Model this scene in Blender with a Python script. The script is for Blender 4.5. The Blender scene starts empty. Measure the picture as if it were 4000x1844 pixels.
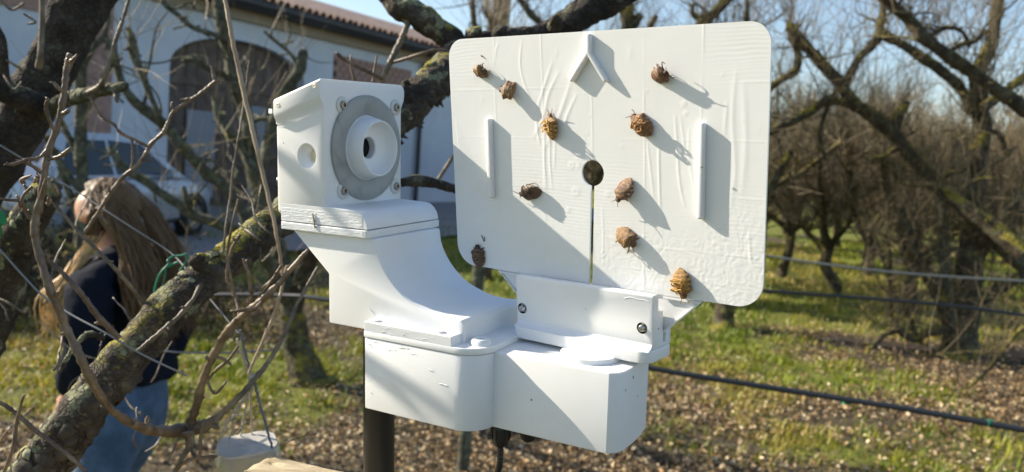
import bpy, bmesh, math, random
import numpy as np
from mathutils import Vector, Matrix

random.seed(7)
rng = np.random.default_rng(11)
S = bpy.context.scene
COL = S.collection

# ------------------------------------------------------------------ camera
FPX = 3150.0                                   # focal length in pixels of the 4000 px wide picture
CAM_H = 1.7
PITCH, ROLL = math.radians(5.5), math.radians(4.3)
_f = np.array([0, math.cos(PITCH), -math.sin(PITCH)])
_u0 = np.array([0, math.sin(PITCH), math.cos(PITCH)])
_r0 = np.array([1.0, 0, 0])
_ri = math.cos(ROLL) * _r0 + math.sin(ROLL) * _u0
_up = math.cos(ROLL) * _u0 - math.sin(ROLL) * _r0
CM = np.stack([_ri, _f, _up], 1)               # (right, forward, up) -> world
CP = np.array([0, 0, CAM_H])
cam_d = bpy.data.cameras.new('camera')
cam = bpy.data.objects.new('camera', cam_d)
COL.objects.link(cam)
cam.matrix_world = Matrix(((_ri[0], _up[0], -_f[0], CP[0]), (_ri[1], _up[1], -_f[1], CP[1]),
                           (_ri[2], _up[2], -_f[2], CP[2]), (0, 0, 0, 1)))
cam_d.sensor_width = 36.0
cam_d.lens = 36.0 * FPX / 4000.0
cam_d.clip_start = 0.02
cam_d.clip_end = 2000.0
cam_d.dof.use_dof = True
cam_d.dof.focus_distance = 0.455
cam_d.dof.aperture_fstop = 13.0
S.camera = cam

# ------------------------------------------------------------------ sky, sun, exposure
SUN = np.array([-0.8354, 0.2401, 0.4944]); SUN /= np.linalg.norm(SUN)
SKY_STRENGTH, SUN_STRENGTH, EXPOSURE = 0.105, 5.0, 0.90
world = bpy.data.worlds.new('World'); S.world = world; world.use_nodes = True
wn = world.node_tree.nodes; wl = world.node_tree.links
sky = wn.new('ShaderNodeTexSky'); sky.sky_type = 'NISHITA'; sky.sun_disc = False
sky.sun_elevation = math.asin(SUN[2]); sky.sun_rotation = math.atan2(SUN[0], SUN[1])
sky.air_density = 1.0; sky.dust_density = 0.9; sky.ozone_density = 1.0
bg = wn['Background']; bg.inputs[1].default_value = SKY_STRENGTH
wl.new(sky.outputs[0], bg.inputs[0])
sl = bpy.data.lights.new('sun', 'SUN'); sl.energy = SUN_STRENGTH; sl.angle = math.radians(0.53)
sl.color = (1.0, 0.89, 0.72)
so = bpy.data.objects.new('sun', sl); COL.objects.link(so)
so.rotation_euler = Vector(SUN).to_track_quat('Z', 'Y').to_euler(); so.location = (-6, 2, 8)
S.view_settings.view_transform = 'Standard'; S.view_settings.look = 'None'
S.view_settings.gamma = 1.0; S.view_settings.exposure = EXPOSURE
S.view_settings.use_curve_mapping = False
S.cycles.max_bounces = 6; S.cycles.transparent_max_bounces = 8
S.cycles.sample_clamp_indirect = 6.0

# ------------------------------------------------------------------ helpers
V2 = 4000.0 / 2576.0
def ray4(px, py): return CM @ np.array([(px - 2000) / FPX, 1.0, -(py - 922) / FPX])
def P4(px, py, d): return CP + ray4(px, py) * d          # point at depth d (m) along the view axis
def P(u, v, d): return P4(u * V2, v * V2, d)              # same, coordinates measured on a 2576 px wide view
def G(u, v, z=0.0):
    r = ray4(u * V2, v * V2); return CP + r * ((z - CP[2]) / r[2])
def hash3(ix, iy, iz):
    h = np.sin(ix * 127.1 + iy * 311.7 + iz * 74.7) * 43758.5453
    return h - np.floor(h)
def vnoise(p):
    p = np.asarray(p, float); i = np.floor(p); f = p - i; f = f * f * (3 - 2 * f)
    x, y, z = i[..., 0], i[..., 1], i[..., 2]; fx, fy, fz = f[..., 0], f[..., 1], f[..., 2]
    def L(a, b, t): return a + (b - a) * t
    c = lambda a, b, d: hash3(x + a, y + b, z + d)
    return L(L(L(c(0,0,0), c(1,0,0), fx), L(c(0,1,0), c(1,1,0), fx), fy),
             L(L(c(0,0,1), c(1,0,1), fx), L(c(0,1,1), c(1,1,1), fx), fy), fz) * 2 - 1
def fbm(p, o=4, g=.5):
    p = np.asarray(p, float); s = 0; a = 1.0
    for k in range(o):
        s = s + a * vnoise(p * (2.03 ** k) + k * 17.3); a *= g
    return s

def props(o, label=None, cat=None, group=None, kind=None):
    if label: o['label'] = label
    if cat: o['category'] = cat
    if group: o['group'] = group
    if kind: o['kind'] = kind
    return o
def empty(name, loc, label, cat, group=None, mat=None):
    o = bpy.data.objects.new(name, None); COL.objects.link(o); o.empty_display_size = .1
    if mat is not None: o.matrix_world = mat
    else: o.location = Vector(loc)
    bpy.context.view_layer.update()
    return props(o, label, cat, group)
def link(name, me, mat=None, parent=None, keep=False):
    """link a mesh object; its vertices are in the parent's space, or in world space when keep is set"""
    o = bpy.data.objects.new(name, me); COL.objects.link(o)
    if mat is not None:
        me.materials.clear()
        for m in (mat if isinstance(mat, (list, tuple)) else [mat]): me.materials.append(m)
    if parent is not None:
        o.parent = parent
        if keep: o.matrix_parent_inverse = parent.matrix_world.inverted()
    return o
def smooth(me, ang=40):
    me.polygons.foreach_set('use_smooth', np.ones(len(me.polygons), bool))
    if ang is not None: me.set_sharp_from_angle(angle=math.radians(ang))
    me.update(); return me

class MB:
    """collects polygons into one mesh"""
    def __init__(s): s.v = []; s.f = []; s.n = 0; s.c = []
    def add(s, v, f, col=None):
        v = np.asarray(v, float); s.v.append(v)
        for q in f: s.f.append(tuple(int(i) + s.n for i in q))
        s.n += len(v)
        s.c.append(np.tile(np.array(col if col is not None else (1, 1, 1, 1), float), (len(v), 1)))
    def tube(s, pts, rad, n=6, caps=True, disp=None, col=None, flat=None):
        pts = np.asarray(pts, float); m = len(pts)
        rad = np.broadcast_to(np.asarray(rad, float), (m,)) if np.ndim(rad) < 2 else rad
        t = np.gradient(pts, axis=0); t /= np.linalg.norm(t, axis=1)[:, None] + 1e-12
        a = np.array([0, 0, 1.0]) if abs(t[0][2]) < .9 else np.array([1.0, 0, 0])
        N = np.zeros_like(pts); b = a - t[0] * (a @ t[0]); N[0] = b / np.linalg.norm(b)
        for i in range(1, m):
            b = N[i-1] - t[i] * (N[i-1] @ t[i]); N[i] = b / (np.linalg.norm(b) + 1e-12)
        B = np.cross(t, N); th = np.linspace(0, 2 * np.pi, n, endpoint=False)
        dirs = N[:, None] * np.cos(th)[None, :, None] + B[:, None] * np.sin(th)[None, :, None]
        R = np.repeat(rad[:, None], n, 1)
        if disp is not None: R = R * (1 + disp(pts[:, None] + dirs * rad[:, None, None]))
        v = (pts[:, None] + dirs * R[..., None]).reshape(-1, 3)
        f = []
        for i in range(m - 1):
            for j in range(n):
                k = (j + 1) % n; f.append((i*n+j, i*n+k, (i+1)*n+k, (i+1)*n+j))
        if caps: f.append(tuple(range(n - 1, -1, -1))); f.append(tuple((m-1)*n + j for j in range(n)))
        s.add(v, f, col)
    def box(s, lo, hi, M=None, col=None):
        x0, y0, z0 = lo; x1, y1, z1 = hi
        v = np.array([(x0,y0,z0),(x1,y0,z0),(x1,y1,z0),(x0,y1,z0),(x0,y0,z1),(x1,y0,z1),(x1,y1,z1),(x0,y1,z1)], float)
        if M is not None: v = np.array([M(*q) for q in v])
        s.add(v, [(0,3,2,1),(4,5,6,7),(0,1,5,4),(1,2,6,5),(2,3,7,6),(3,0,4,7)], col)
    def mesh(s, name, sm=40, color=False):
        me = bpy.data.meshes.new(name)
        v = np.concatenate(s.v) if s.v else np.zeros((0, 3))
        me.from_pydata(v.tolist(), [], s.f); me.update()
        if color:
            at = me.color_attributes.new('tint', 'FLOAT_COLOR', 'POINT')
            at.data.foreach_set('color', np.concatenate(s.c).ravel())
        if sm is not None: smooth(me, sm)
        return me
    def build(s, name, mat, parent=None, sm=40, keep=False, color=False):
        return link(name, s.mesh(name, sm, color), mat, parent, keep)

def catmull(pts, n=6):
    p = np.asarray(pts, float)
    if len(p) < 3:
        t = np.linspace(0, 1, n * (len(p) - 1) + 1)[:, None]; return p[0] + (p[-1] - p[0]) * t
    q = np.vstack([2 * p[0] - p[1], p, 2 * p[-1] - p[-2]]); out = []
    for i in range(1, len(q) - 2):
        t = np.linspace(0, 1, n, endpoint=False)[:, None]
        a, b, c, d = q[i-1], q[i], q[i+1], q[i+2]
        out.append(.5 * (2*b + (c-a)*t + (2*a-5*b+4*c-d)*t*t + (3*b-a-3*c+d)*t**3))
    return np.vstack(out + [p[-1:]])

def prism(outline, to3, d0, d1, bev=0.0, seg=2, ang=30):
    """closed 2-D outline (ccw) extruded from d0 to d1; to3(a, b, d) gives the 3-D point"""
    bm = bmesh.new()
    A = [bm.verts.new(to3(a, b, d0)) for a, b in outline]; B = [bm.verts.new(to3(a, b, d1)) for a, b in outline]
    bm.faces.new(A); bm.faces.new(B[::-1]); n = len(A)
    for i in range(n): bm.faces.new((A[i], B[i], B[(i+1) % n], A[(i+1) % n]))
    bmesh.ops.recalc_face_normals(bm, faces=bm.faces[:])
    if bev:
        es = [e for e in bm.edges if len(e.link_faces) == 2 and e.calc_face_angle(0) > math.radians(ang)]
        bmesh.ops.bevel(bm, geom=es, offset=bev*.001, segments=seg, profile=.5, affect='EDGES', clamp_overlap=True)
    return bm
def bm_mesh(bm, name, sm=35):
    me = bpy.data.meshes.new(name); bm.normal_update(); bm.to_mesh(me); bm.free(); return smooth(me, sm)
def lathe(prof, to3, n=48, close=False):
    """profile (x, r) turned round the x axis"""
    bm = bmesh.new(); rings = []
    for x, r in prof:
        if r < 1e-7: rings.append([bm.verts.new(to3(x, 0, 0))])
        else: rings.append([bm.verts.new(to3(x, r*math.cos(2*math.pi*k/n), r*math.sin(2*math.pi*k/n))) for k in range(n)])
    for a, b in zip(rings, rings[1:]):
        for k in range(n):
            q = [a[k % len(a)], a[(k+1) % n % len(a)], b[(k+1) % n % len(b)], b[k % len(b)]]
            u = []
            for w in q:
                if w not in u: u.append(w)
            if len(u) > 2: bm.faces.new(u)
    bmesh.ops.recalc_face_normals(bm, faces=bm.faces[:])
    return bm
def cut(obj, cutters):
    """boolean cut, applied"""
    for c in cutters:
        c.parent = obj.parent
    bpy.context.view_layer.update()
    for c in cutters:
        m = obj.modifiers.new('cut', 'BOOLEAN'); m.operation = 'DIFFERENCE'; m.object = c; m.solver = 'EXACT'
    dg = bpy.context.evaluated_depsgraph_get(); dg.update()
    me = bpy.data.meshes.new_from_object(obj.evaluated_get(dg)); obj.modifiers.clear()
    mats = [m for m in obj.data.materials]; obj.data = me; me.materials.clear()
    for m in mats: me.materials.append(m)
    smooth(me, 30)
    for c in cutters: bpy.data.objects.remove(c, do_unlink=True)
def arc(cx, cy, r, a0, a1, n=8):
    return [(cx + r*math.cos(math.radians(a0 + (a1-a0)*i/n)), cy + r*math.sin(math.radians(a0 + (a1-a0)*i/n))) for i in range(n+1)]

# ------------------------------------------------------------------ materials
def mat(name, base=(.5,.5,.5), rough=.6, **kw):
    m = bpy.data.materials.new(name); m.use_nodes = True; b = m.node_tree.nodes['Principled BSDF']
    b.inputs['Base Color'].default_value = (*base, 1); b.inputs['Roughness'].default_value = rough
    for k, v in kw.items(): b.inputs[k.replace('_', ' ')].default_value = v
    return m
class NT:
    def __init__(s, m): s.m = m; s.t = m.node_tree; s.b = s.t.nodes['Principled BSDF']
    def n(s, ty, **kw):
        x = s.t.nodes.new(ty)
        for k, v in kw.items():
            if k in x.inputs and not hasattr(x, k): x.inputs[k].default_value = v
            else: setattr(x, k, v)
        return x
    def l(s, a, b): s.t.links.new(a, b)
    def coord(s, scale=(1,1,1), which='Object'):
        tc = s.n('ShaderNodeTexCoord'); mp = s.n('ShaderNodeMapping'); mp.inputs['Scale'].default_value = scale
        s.l(tc.outputs[which], mp.inputs[0]); return mp.outputs[0]
    def noise(s, vec, scale, detail=4, rough=.55, dist=0):
        x = s.n('ShaderNodeTexNoise'); x.inputs['Scale'].default_value = scale; x.inputs['Detail'].default_value = detail
        x.inputs['Roughness'].default_value = rough; x.inputs['Distortion'].default_value = dist; s.l(vec, x.inputs['Vector']); return x.outputs['Fac']
    def ramp(s, fac, stops):
        x = s.n('ShaderNodeValToRGB'); e = x.color_ramp.elements
        while len(e) < len(stops): e.new(.5)
        for q, (p, c) in zip(e, stops): q.position = p; q.color = (*c, 1) if len(c) == 3 else c
        s.l(fac, x.inputs[0]); return x.outputs[0]
    def mix(s, fac, a, b, bt='MIX'):
        x = s.n('ShaderNodeMix'); x.data_type = 'RGBA'; x.blend_type = bt
        for i, q in ((0, fac), (6, a), (7, b)):
            if hasattr(q, 'links'): s.l(q, x.inputs[i])
            else: x.inputs[i].default_value = q if i == 0 else (*q, 1)
        return x.outputs[2]
    def math(s, op, a, b=0.0):
        x = s.n('ShaderNodeMath'); x.operation = op
        for i, q in ((0, a), (1, b)):
            if hasattr(q, 'links'): s.l(q, x.inputs[i])
            else: x.inputs[i].default_value = q
        return x.outputs[0]
    def bump(s, h, strength=.5, dist=.01):
        x = s.n('ShaderNodeBump'); x.inputs['Strength'].default_value = strength; x.inputs['Distance'].default_value = dist
        s.l(h, x.inputs['Height']); s.l(x.outputs[0], s.b.inputs['Normal'])
    def base(s, c): s.l(c, s.b.inputs['Base Color'])

def plastic(name, base=(.785,.80,.815), rough=.42, layer=2500., strength=.12, diag=False, sss=.12):
    m = mat(name, base, rough); t = NT(m)
    v = t.coord(); b = t.b
    b.inputs['Subsurface Weight'].default_value = sss; b.inputs['Subsurface Radius'].default_value = (1.0, .75, .45)
    b.inputs['Subsurface Scale'].default_value = .004
    w = t.n('ShaderNodeTexWave'); w.wave_type = 'BANDS'; w.bands_direction = 'Z'
    w.inputs['Scale'].default_value = layer; w.inputs['Distortion'].default_value = 1.2; w.inputs['Detail'].default_value = 1
    mp = t.n('ShaderNodeMapping'); t.l(v, mp.inputs[0])
    if diag: mp.inputs['Rotation'].default_value = (0, math.radians(42), 0)
    t.l(mp.outputs[0], w.inputs['Vector'])
    nz = t.noise(v, 700, 3); big = t.noise(v, 60, 3)
    h = t.math('ADD', t.math('MULTIPLY', w.outputs['Fac'], t.math('MULTIPLY', big, .5)), t.math('MULTIPLY', nz, .7))
    t.bump(h, strength, .0004)
    c = t.mix(t.ramp(t.noise(v, 22, 6, .7), [(.42, (0,0,0)), (.75, (.55,.55,.55))]), base, (base[0]*.93, base[1]*.925, base[2]*.90))
    sp = t.n('ShaderNodeTexVoronoi'); sp.inputs['Scale'].default_value = 95; t.l(v, sp.inputs['Vector'])
    sz = t.n('ShaderNodeSeparateColor'); t.l(sp.outputs['Color'], sz.inputs[0])
    dot = t.math('LESS_THAN', sp.outputs['Distance'], t.math('MULTIPLY', t.math('POWER', sz.outputs[0], 9.0), .085))
    c = t.mix(dot, c, (.09, .075, .06))
    t.base(c); return m
M = {}
M['plastic'] = plastic('white printed plastic')
M['plastic_diag'] = plastic('white printed plastic with diagonal tool marks', diag=True, strength=.55, layer=420.)
M['plastic_rough'] = plastic('white printed plastic with ragged layer lines', layer=320., strength=.9)
M['panel'] = plastic('white glue film on printed panel', base=(.78,.795,.805), rough=.3, layer=1500., strength=.05, sss=.06)
pb_ = M['panel'].node_tree.nodes['Principled BSDF']; pb_.inputs['Coat Weight'].default_value = .5; pb_.inputs['Coat Roughness'].default_value = .12
M['ring'] = mat('frosted translucent ring', (.50,.52,.51), .38, Transmission_Weight=.25, IOR=1.35)
t = NT(M['ring']); v = t.coord(); t.base(t.ramp(t.noise(v, 75, 3, dist=.6), [(.25, (.30,.315,.305)), (.45, (.41,.425,.415)), (.75, (.46,.475,.465))]))
M['ear'] = mat('milky plastic ear', (.60,.60,.575), .4)
M['steel'] = mat('bolt steel', (.50,.50,.50), .32, Metallic=1.0)
M['screw'] = mat('screw metal', (.33,.30,.27), .45, Metallic=.8)
M['black'] = mat('black plastic', (.012,.012,.013), .45)
M['black_tube'] = mat('black painted tube', (.010,.009,.009), .38)
M['lens'] = mat('camera lens glass', (.004,.004,.005), .12, **{'Specular_IOR_Level': .15})
M['hole'] = mat('dark recess', (.06,.055,.05), .8)
M['magnet'] = mat('cream plug', (.72,.66,.48), .5)
M['clear'] = mat('clear plastic', (.85,.9,.9), .15, Transmission_Weight=.8, IOR=1.4)

def bark(name, dark, mid, light, lich=(.22,.24,.14), moss=(.20,.17,.025), ls=.52, ms=.60, s=1.0, bump=.9, bd=.006, topmoss=.10, plates=70., mscale=12):
    m = mat(name, mid, .92); t = NT(m); v = t.coord((s, s, s))
    n1 = t.noise(v, 28, 6, .62); n2 = t.noise(v, 9, 3)
    c = t.ramp(n1, [(.28, dark), (.5, mid), (.72, light)])
    l = t.noise(v, 42, 5, .6); g = t.n('ShaderNodeNewGeometry'); sx = t.n('ShaderNodeSeparateXYZ'); t.l(g.outputs['Normal'], sx.inputs[0])
    lz = t.math('ADD', l, t.math('MULTIPLY', sx.outputs[2], topmoss * .6))
    lm = t.ramp(lz, [(ls, (0,0,0)), (ls + .06, (1,1,1))])
    c = t.mix(lm, c, lich)
    mz = t.math('ADD', t.math('ADD', t.math('MULTIPLY', t.noise(v, mscale, 6, .68), .7), t.math('MULTIPLY', n2, .3)), t.math('MULTIPLY', sx.outputs[2], topmoss))
    c = t.mix(t.ramp(mz, [(ms, (0,0,0)), (ms + .07, (1,1,1))]), c, moss)
    t.base(c)
    vo = t.n('ShaderNodeTexVoronoi'); vo.feature = 'DISTANCE_TO_EDGE'; vo.inputs['Scale'].default_value = plates
    dv = t.n('ShaderNodeVectorMath'); dv.operation = 'ADD'; nn = t.n('ShaderNodeTexNoise'); nn.inputs['Scale'].default_value = 40; t.l(v, nn.inputs['Vector'])
    sc = t.n('ShaderNodeVectorMath'); sc.operation = 'SCALE'; sc.inputs['Scale'].default_value = .03; t.l(nn.outputs['Color'], sc.inputs[0])
    t.l(v, dv.inputs[0]); t.l(sc.outputs[0], dv.inputs[1]); t.l(dv.outputs[0], vo.inputs['Vector'])
    e = t.ramp(vo.outputs['Distance'], [(.0, (0,0,0)), (.14, (1,1,1))])
    h = t.math('ADD', t.math('MULTIPLY', e, .6), t.math('MULTIPLY', t.noise(v, 90, 5, .65), .9))
    t.bump(h, bump, bd); return m
M['bark'] = bark('pear bark near', (.018,.014,.010), (.055,.043,.030), (.13,.105,.075), lich=(.215,.22,.13), moss=(.27,.235,.035), ls=.56, ms=.585, bd=.004, plates=150, mscale=26, topmoss=.12)
M['bark_dark'] = bark('pear bark dark', (.012,.010,.008), (.036,.029,.022), (.085,.07,.052), lich=(.12,.125,.08), moss=(.12,.11,.03), ls=.60, ms=.66, bd=.006, plates=110)
M['bark_mid'] = bark('pear bark orchard', (.024,.019,.010), (.066,.052,.030), (.13,.105,.06), lich=(.11,.115,.06), moss=(.25,.215,.03), ls=.55, ms=.55, s=.35, bd=.02, topmoss=.14, plates=60)
M['bark_far'] = bark('pear bark far', (.028,.021,.011), (.080,.060,.034), (.16,.125,.07), lich=(.15,.15,.075), moss=(.24,.20,.03), ls=.57, ms=.58, s=.3, bd=.02, plates=40)
M['bark_green'] = bark('greenish lichen bark', (.035,.035,.024), (.085,.085,.055), (.14,.14,.10), lich=(.16,.17,.11), moss=(.28,.22,.03), ls=.52, ms=.60, s=.6, bd=.012)
def twigmat(name, a, b, c, rough=.5, s=60):
    m = mat(name, b, rough); t = NT(m); v = t.coord(); n = t.noise(v, s, 4, .6)
    t.base(t.ramp(n, [(.3, a), (.5, b), (.7, c)])); t.bump(t.noise(v, s * 6, 3), .5, .001); return m
M['shoot'] = twigmat('golden brown young shoot', (.065,.045,.027), (.125,.088,.054), (.22,.165,.105), .45)
M['twig'] = twigmat('brown twig bark', (.05,.033,.022), (.12,.08,.05), (.22,.16,.10), .5)
M['twig_grey'] = twigmat('grey brown twig', (.055,.042,.028), (.125,.098,.064), (.24,.195,.13), .55)
M['twig_far'] = twigmat('far twigs', (.075,.056,.026), (.160,.122,.060), (.27,.21,.115), .6, 9)
M['bud'] = twigmat('buds', (.10,.06,.045), (.20,.14,.11), (.36,.28,.24), .55, 200)
M['cane'] = twigmat('dry tan cane', (.20,.145,.09), (.30,.22,.14), (.40,.31,.21), .5, 25)
M['lichen'] = twigmat('lichen crust', (.14,.15,.10), (.25,.26,.17), (.36,.33,.09), .95, 30)
M['flake'] = twigmat('bark flakes', (.022,.018,.014), (.055,.045,.034), (.12,.10,.07), .95, 50)
M['wire'] = mat('grey wire', (.20,.205,.21), .5, Metallic=.3)
M['cord'] = mat('grey cord', (.12,.13,.16), .8)
M['twine'] = twigmat('pale raffia twine', (.30,.26,.20), (.46,.42,.34), (.60,.56,.47), .7, 180)
M['tie'] = mat('green plastic tie', (.015,.19,.10), .35)
M['green'] = mat('bright green plastic', (.02,.22,.06), .6)
M['hose'] = mat('black irrigation hose', (.018,.022,.026), .35)
M['hose_far'] = mat('weathered irrigation hose', (.16,.18,.18), .3)
m = M['tub'] = mat('translucent white tub', (.62,.60,.53), .35, Transmission_Weight=.72, IOR=1.2); 
M['tub_film'] = mat('grey white film lid', (.40,.39,.365), .5)
m = M['wood'] = mat('pale weathered wood', (.5,.4,.25), .8); t = NT(m); v = t.coord((9, 60, 9)); 
t.base(t.ramp(t.noise(v, 3, 6, .65, 1.), [(.25, (.26,.19,.10)), (.45, (.46,.37,.22)), (.7, (.62,.53,.36))])); t.bump(t.noise(v, 6, 6, .7), .8, .003)

# ------------------------------------------------------------------ ground, courtyard
m = M['ground'] = mat('orchard soil with short turf', (.1,.08,.05), .95); t = NT(m); v = t.coord(which='Object')
n1 = t.noise(v, .9, 5, .6); n2 = t.noise(v, 7, 6, .65); n3 = t.noise(v, 45, 4, .7)
soil = t.ramp(n3, [(.3, (.03,.023,.013)), (.5, (.085,.066,.036)), (.72, (.22,.175,.095))])
turf = t.ramp(n3, [(.3, (.06,.08,.010)), (.5, (.17,.20,.022)), (.75, (.31,.28,.06))])




ta = t.n('ShaderNodeAttribute'); ta.attribute_name = 'turf'; sc_ = t.n('ShaderNodeSeparateColor'); t.l(ta.outputs['Color'], sc_.inputs[0]); mk = t.math('ADD', t.math('ADD', t.math('MULTIPLY', n1, .15), t.math('MULTIPLY', n2, .45)), t.math('MULTIPLY', sc_.outputs[0], .45)); soil = t.mix(t.math('MULTIPLY', sc_.outputs[1], 1.0), soil, (.035, .026, .018))  # second channel darkens a soil band, painting in the tree row's shadow
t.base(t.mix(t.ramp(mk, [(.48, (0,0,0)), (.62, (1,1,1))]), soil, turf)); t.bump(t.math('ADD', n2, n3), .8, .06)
def grid_mesh(x0, x1, y0, y1, nx, ny, hf):
    X, Y = np.meshgrid(np.linspace(x0, x1, nx), np.linspace(y0, y1, ny)); Z = hf(X, Y)
    v = np.stack([X, Y, Z], -1).reshape(-1, 3)
    i = (np.arange(ny - 1)[:, None] * nx + np.arange(nx - 1)[None]).ravel()
    f = np.stack([i, i + 1, i + nx + 1, i + nx], 1)
    me = bpy.data.meshes.new('grid'); me.from_pydata(v.tolist(), [], f.tolist()); return smooth(me, None)
def gh(X, Y):
    p = np.stack([X * .8, Y * .8, X * 0], -1); q = np.stack([X * 4, Y * 4, X * 0 + 5], -1)
    near = np.clip((26 - np.hypot(X, Y)) / 8, 0, 1)
    return (fbm(p, 3) * .03 + fbm(q, 3) * .018) * near - .01
gx = np.concatenate([[-420, -200, -90, -45, -28], np.linspace(-20, 22, 300), [30, 48, 90, 200, 420]])
gy = np.concatenate([[-60, -20, -6], np.linspace(-2, 26, 220), np.array([30, 36, 45, 60, 90, 150, 300, 700])])
X, Y = np.meshgrid(gx, gy); vv = np.stack([X, Y, gh(X, Y)], -1).reshape(-1, 3); nx = len(gx)
i = (np.arange(len(gy) - 1)[:, None] * nx + np.arange(nx - 1)[None]).ravel()
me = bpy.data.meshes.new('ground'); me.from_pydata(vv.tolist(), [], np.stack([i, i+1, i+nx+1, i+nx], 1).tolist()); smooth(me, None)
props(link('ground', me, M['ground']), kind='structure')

# barn frame: origin at the foot of the arched door's near jamb
WD = np.array([math.sin(math.radians(29.5)), math.cos(math.radians(29.5)), 0]); WD /= np.linalg.norm(WD); WN = np.array([WD[1], -WD[0], 0]); WO = np.array([-7.70, 17.76, 0])
def W(t_, n_, z): return WO + WD * t_ + WN * n_ + np.array([0, 0, z])
m = M['gravel'] = mat('grey gravel yard', (.22,.21,.21), .9); t = NT(m); v = t.coord()
t.base(t.ramp(t.noise(v, 30, 5, .7), [(.3, (.14,.13,.13)), (.5, (.24,.23,.23)), (.7, (.36,.345,.33))])); t.bump(t.noise(v, 60, 4), .6, .02)
b = MB(); b.add([W(-16, .0, .06), W(16, .0, .06), W(16, 6.4, .06), W(10, 6.0, .06), W(-2, 6.6, .06), W(-16, 6.2, .06)], [(0,5,4,3,2,1)])
props(b.build('courtyard', M['gravel'], sm=None), kind='structure')

# ------------------------------------------------------------------ barn
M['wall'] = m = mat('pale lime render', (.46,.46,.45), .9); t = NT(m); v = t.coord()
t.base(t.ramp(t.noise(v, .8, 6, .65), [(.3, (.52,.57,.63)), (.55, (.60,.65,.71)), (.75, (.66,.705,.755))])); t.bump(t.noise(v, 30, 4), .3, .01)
M['cornice'] = mat('tan rendered cornice', (.36,.30,.23), .85)
M['brick'] = m = mat('dull pink brick', (.30,.19,.16), .9); t = NT(m); v = t.coord()
t.base(t.ramp(t.noise(v, 6, 4), [(.3, (.30,.19,.155)), (.7, (.44,.29,.24))])); t.bump(t.noise(v, 20, 4), .4, .01)
M['tile'] = m = mat('clay roof tile', (.36,.23,.17), .85); t = NT(m); v = t.coord()
t.base(t.ramp(t.noise(v, 3, 5), [(.3, (.19,.13,.10)), (.55, (.29,.20,.16)), (.75, (.38,.29,.24))]))
M['gutter'] = mat('dark painted gutter', (.035,.035,.038), .5)
M['door'] = m = mat('weathered brown door boards', (.09,.065,.055), .8); t = NT(m); v = t.coord()
t.base(t.ramp(t.noise(v, 4, 5), [(.3, (.085,.062,.048)), (.55, (.135,.10,.080)), (.75, (.20,.16,.135))]))
barn = empty('barn', W(0, 0, 0), 'long pale rendered barn with an arched brown door and tiled eave in shade', 'barn')
def wbox(b, t0, t1, n0, n1, z0, z1): b.box((t0, n0, z0), (t1, n1, z1), W)
# wall with the door opening and the lattice opening
EAVE = 4.80
arch_top = [(2.03 + 2.03*math.cos(a), 3.21 + .78*math.sin(a)) for a in np.linspace(math.pi, 0, 17)]
b = MB()
def wq(q, n=0.0): b.add([W(a, n, z) for a, z in q], [tuple(range(len(q)))])
wbox(b, -16, 0, -.35, 0, -.05, EAVE); wbox(b, 4.06, 5.10, -.35, 0, -.05, EAVE); wbox(b, 8.59, 14, -.35, 0, -.05, EAVE)
wbox(b, 5.10, 8.59, -.35, 0, -.05, 2.75); wbox(b, 5.10, 8.59, -.35, 0, 4.14, EAVE)
for (a0, z0), (a1, z1) in zip(arch_top, arch_top[1:]):
    for n in (0.0,): b.add([W(a0, n, z0), W(a1, n, z1), W(a1, n, EAVE), W(a0, n, EAVE)], [(0,1,2,3)])
    b.add([W(a0, 0, z0), W(a1, 0, z1), W(a1, -.35, z1), W(a0, -.35, z0)], [(0,3,2,1)])
wbox(b, -16, -15.65, -8, -.35, -.05, EAVE); wbox(b, 13.65, 14, -8, -.35, -.05, EAVE); wbox(b, -16, 14, -8.35, -8, -.05, EAVE)
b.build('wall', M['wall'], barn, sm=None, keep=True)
b = MB(); wbox(b, -16, 14, .003, .14, EAVE - .36, EAVE - .05); b.build('cornice', M['cornice'], barn, sm=None, keep=True)
b = MB(); wbox(b, -16.3, 14.3, .145, .56, EAVE - .12, EAVE + .02)
for k in range(1): b.tube([W(-16.3, .62, EAVE - .0), W(14.3, .62, EAVE - .0)], .12, 10)
b.build('gutter', M['gutter'], barn, keep=True)
b = MB(); pt = [(.66, EAVE + .06), (.66, EAVE + .12), (-4.2, EAVE + 1.62), (-9.0, EAVE + .1), (-9.0, EAVE + .02)]
v0 = [W(-16.4, n, z) for n, z in pt]; v1 = [W(14.4, n, z) for n, z in pt]; b.add(v0 + v1, [(0,1,2,3,4), (9,8,7,6,5)] + [(i, 5+i, 5+(i+1) % 5, (i+1) % 5) for i in range(5)])
roof = b.build('roof', M['tile'], barn, sm=None, keep=True)
# half-round tiles of the eave course, each one a piece
b = MB(); nn = 7; pr = [(.105*math.cos(a), .105*math.sin(a)) for a in np.linspace(0, math.pi, nn)]
q = []
for L_ in (0.0, -.62):
    for rr in (1.0, .80): q += [np.array([x*rr, L_, z*rr]) for x, z in pr]
f = []
for k in range(nn - 1): f += [(k, k+1, 2*nn+k+1, 2*nn+k), (nn+k+1, nn+k, 3*nn+k, 3*nn+k+1), (k+1, k, nn+k, nn+k+1)]
b.add(q, f); tm = b.mesh('roof_tile', 50); tm.materials.append(M['tile'])
rot = Matrix((Vector((WD[0], WN[0], 0)), Vector((WD[1], WN[1], 0)), Vector((0, 0, 1)))).to_4x4()
slope = Matrix.Rotation(math.radians(-17), 4, 'X')
for k in range(72):
    o = bpy.data.objects.new('roof_tile', tm); COL.objects.link(o); o.parent = roof
    o.matrix_parent_inverse = roof.matrix_world.inverted()
    o.matrix_world = Matrix.Translation(Vector(W(-3.0 + k*.245 + random.uniform(-.012, .012), .74 + random.uniform(-.02, .02), EAVE + .10))) @ rot @ slope @ Matrix.Rotation(random.uniform(-.03, .03), 4, 'Z')
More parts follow.
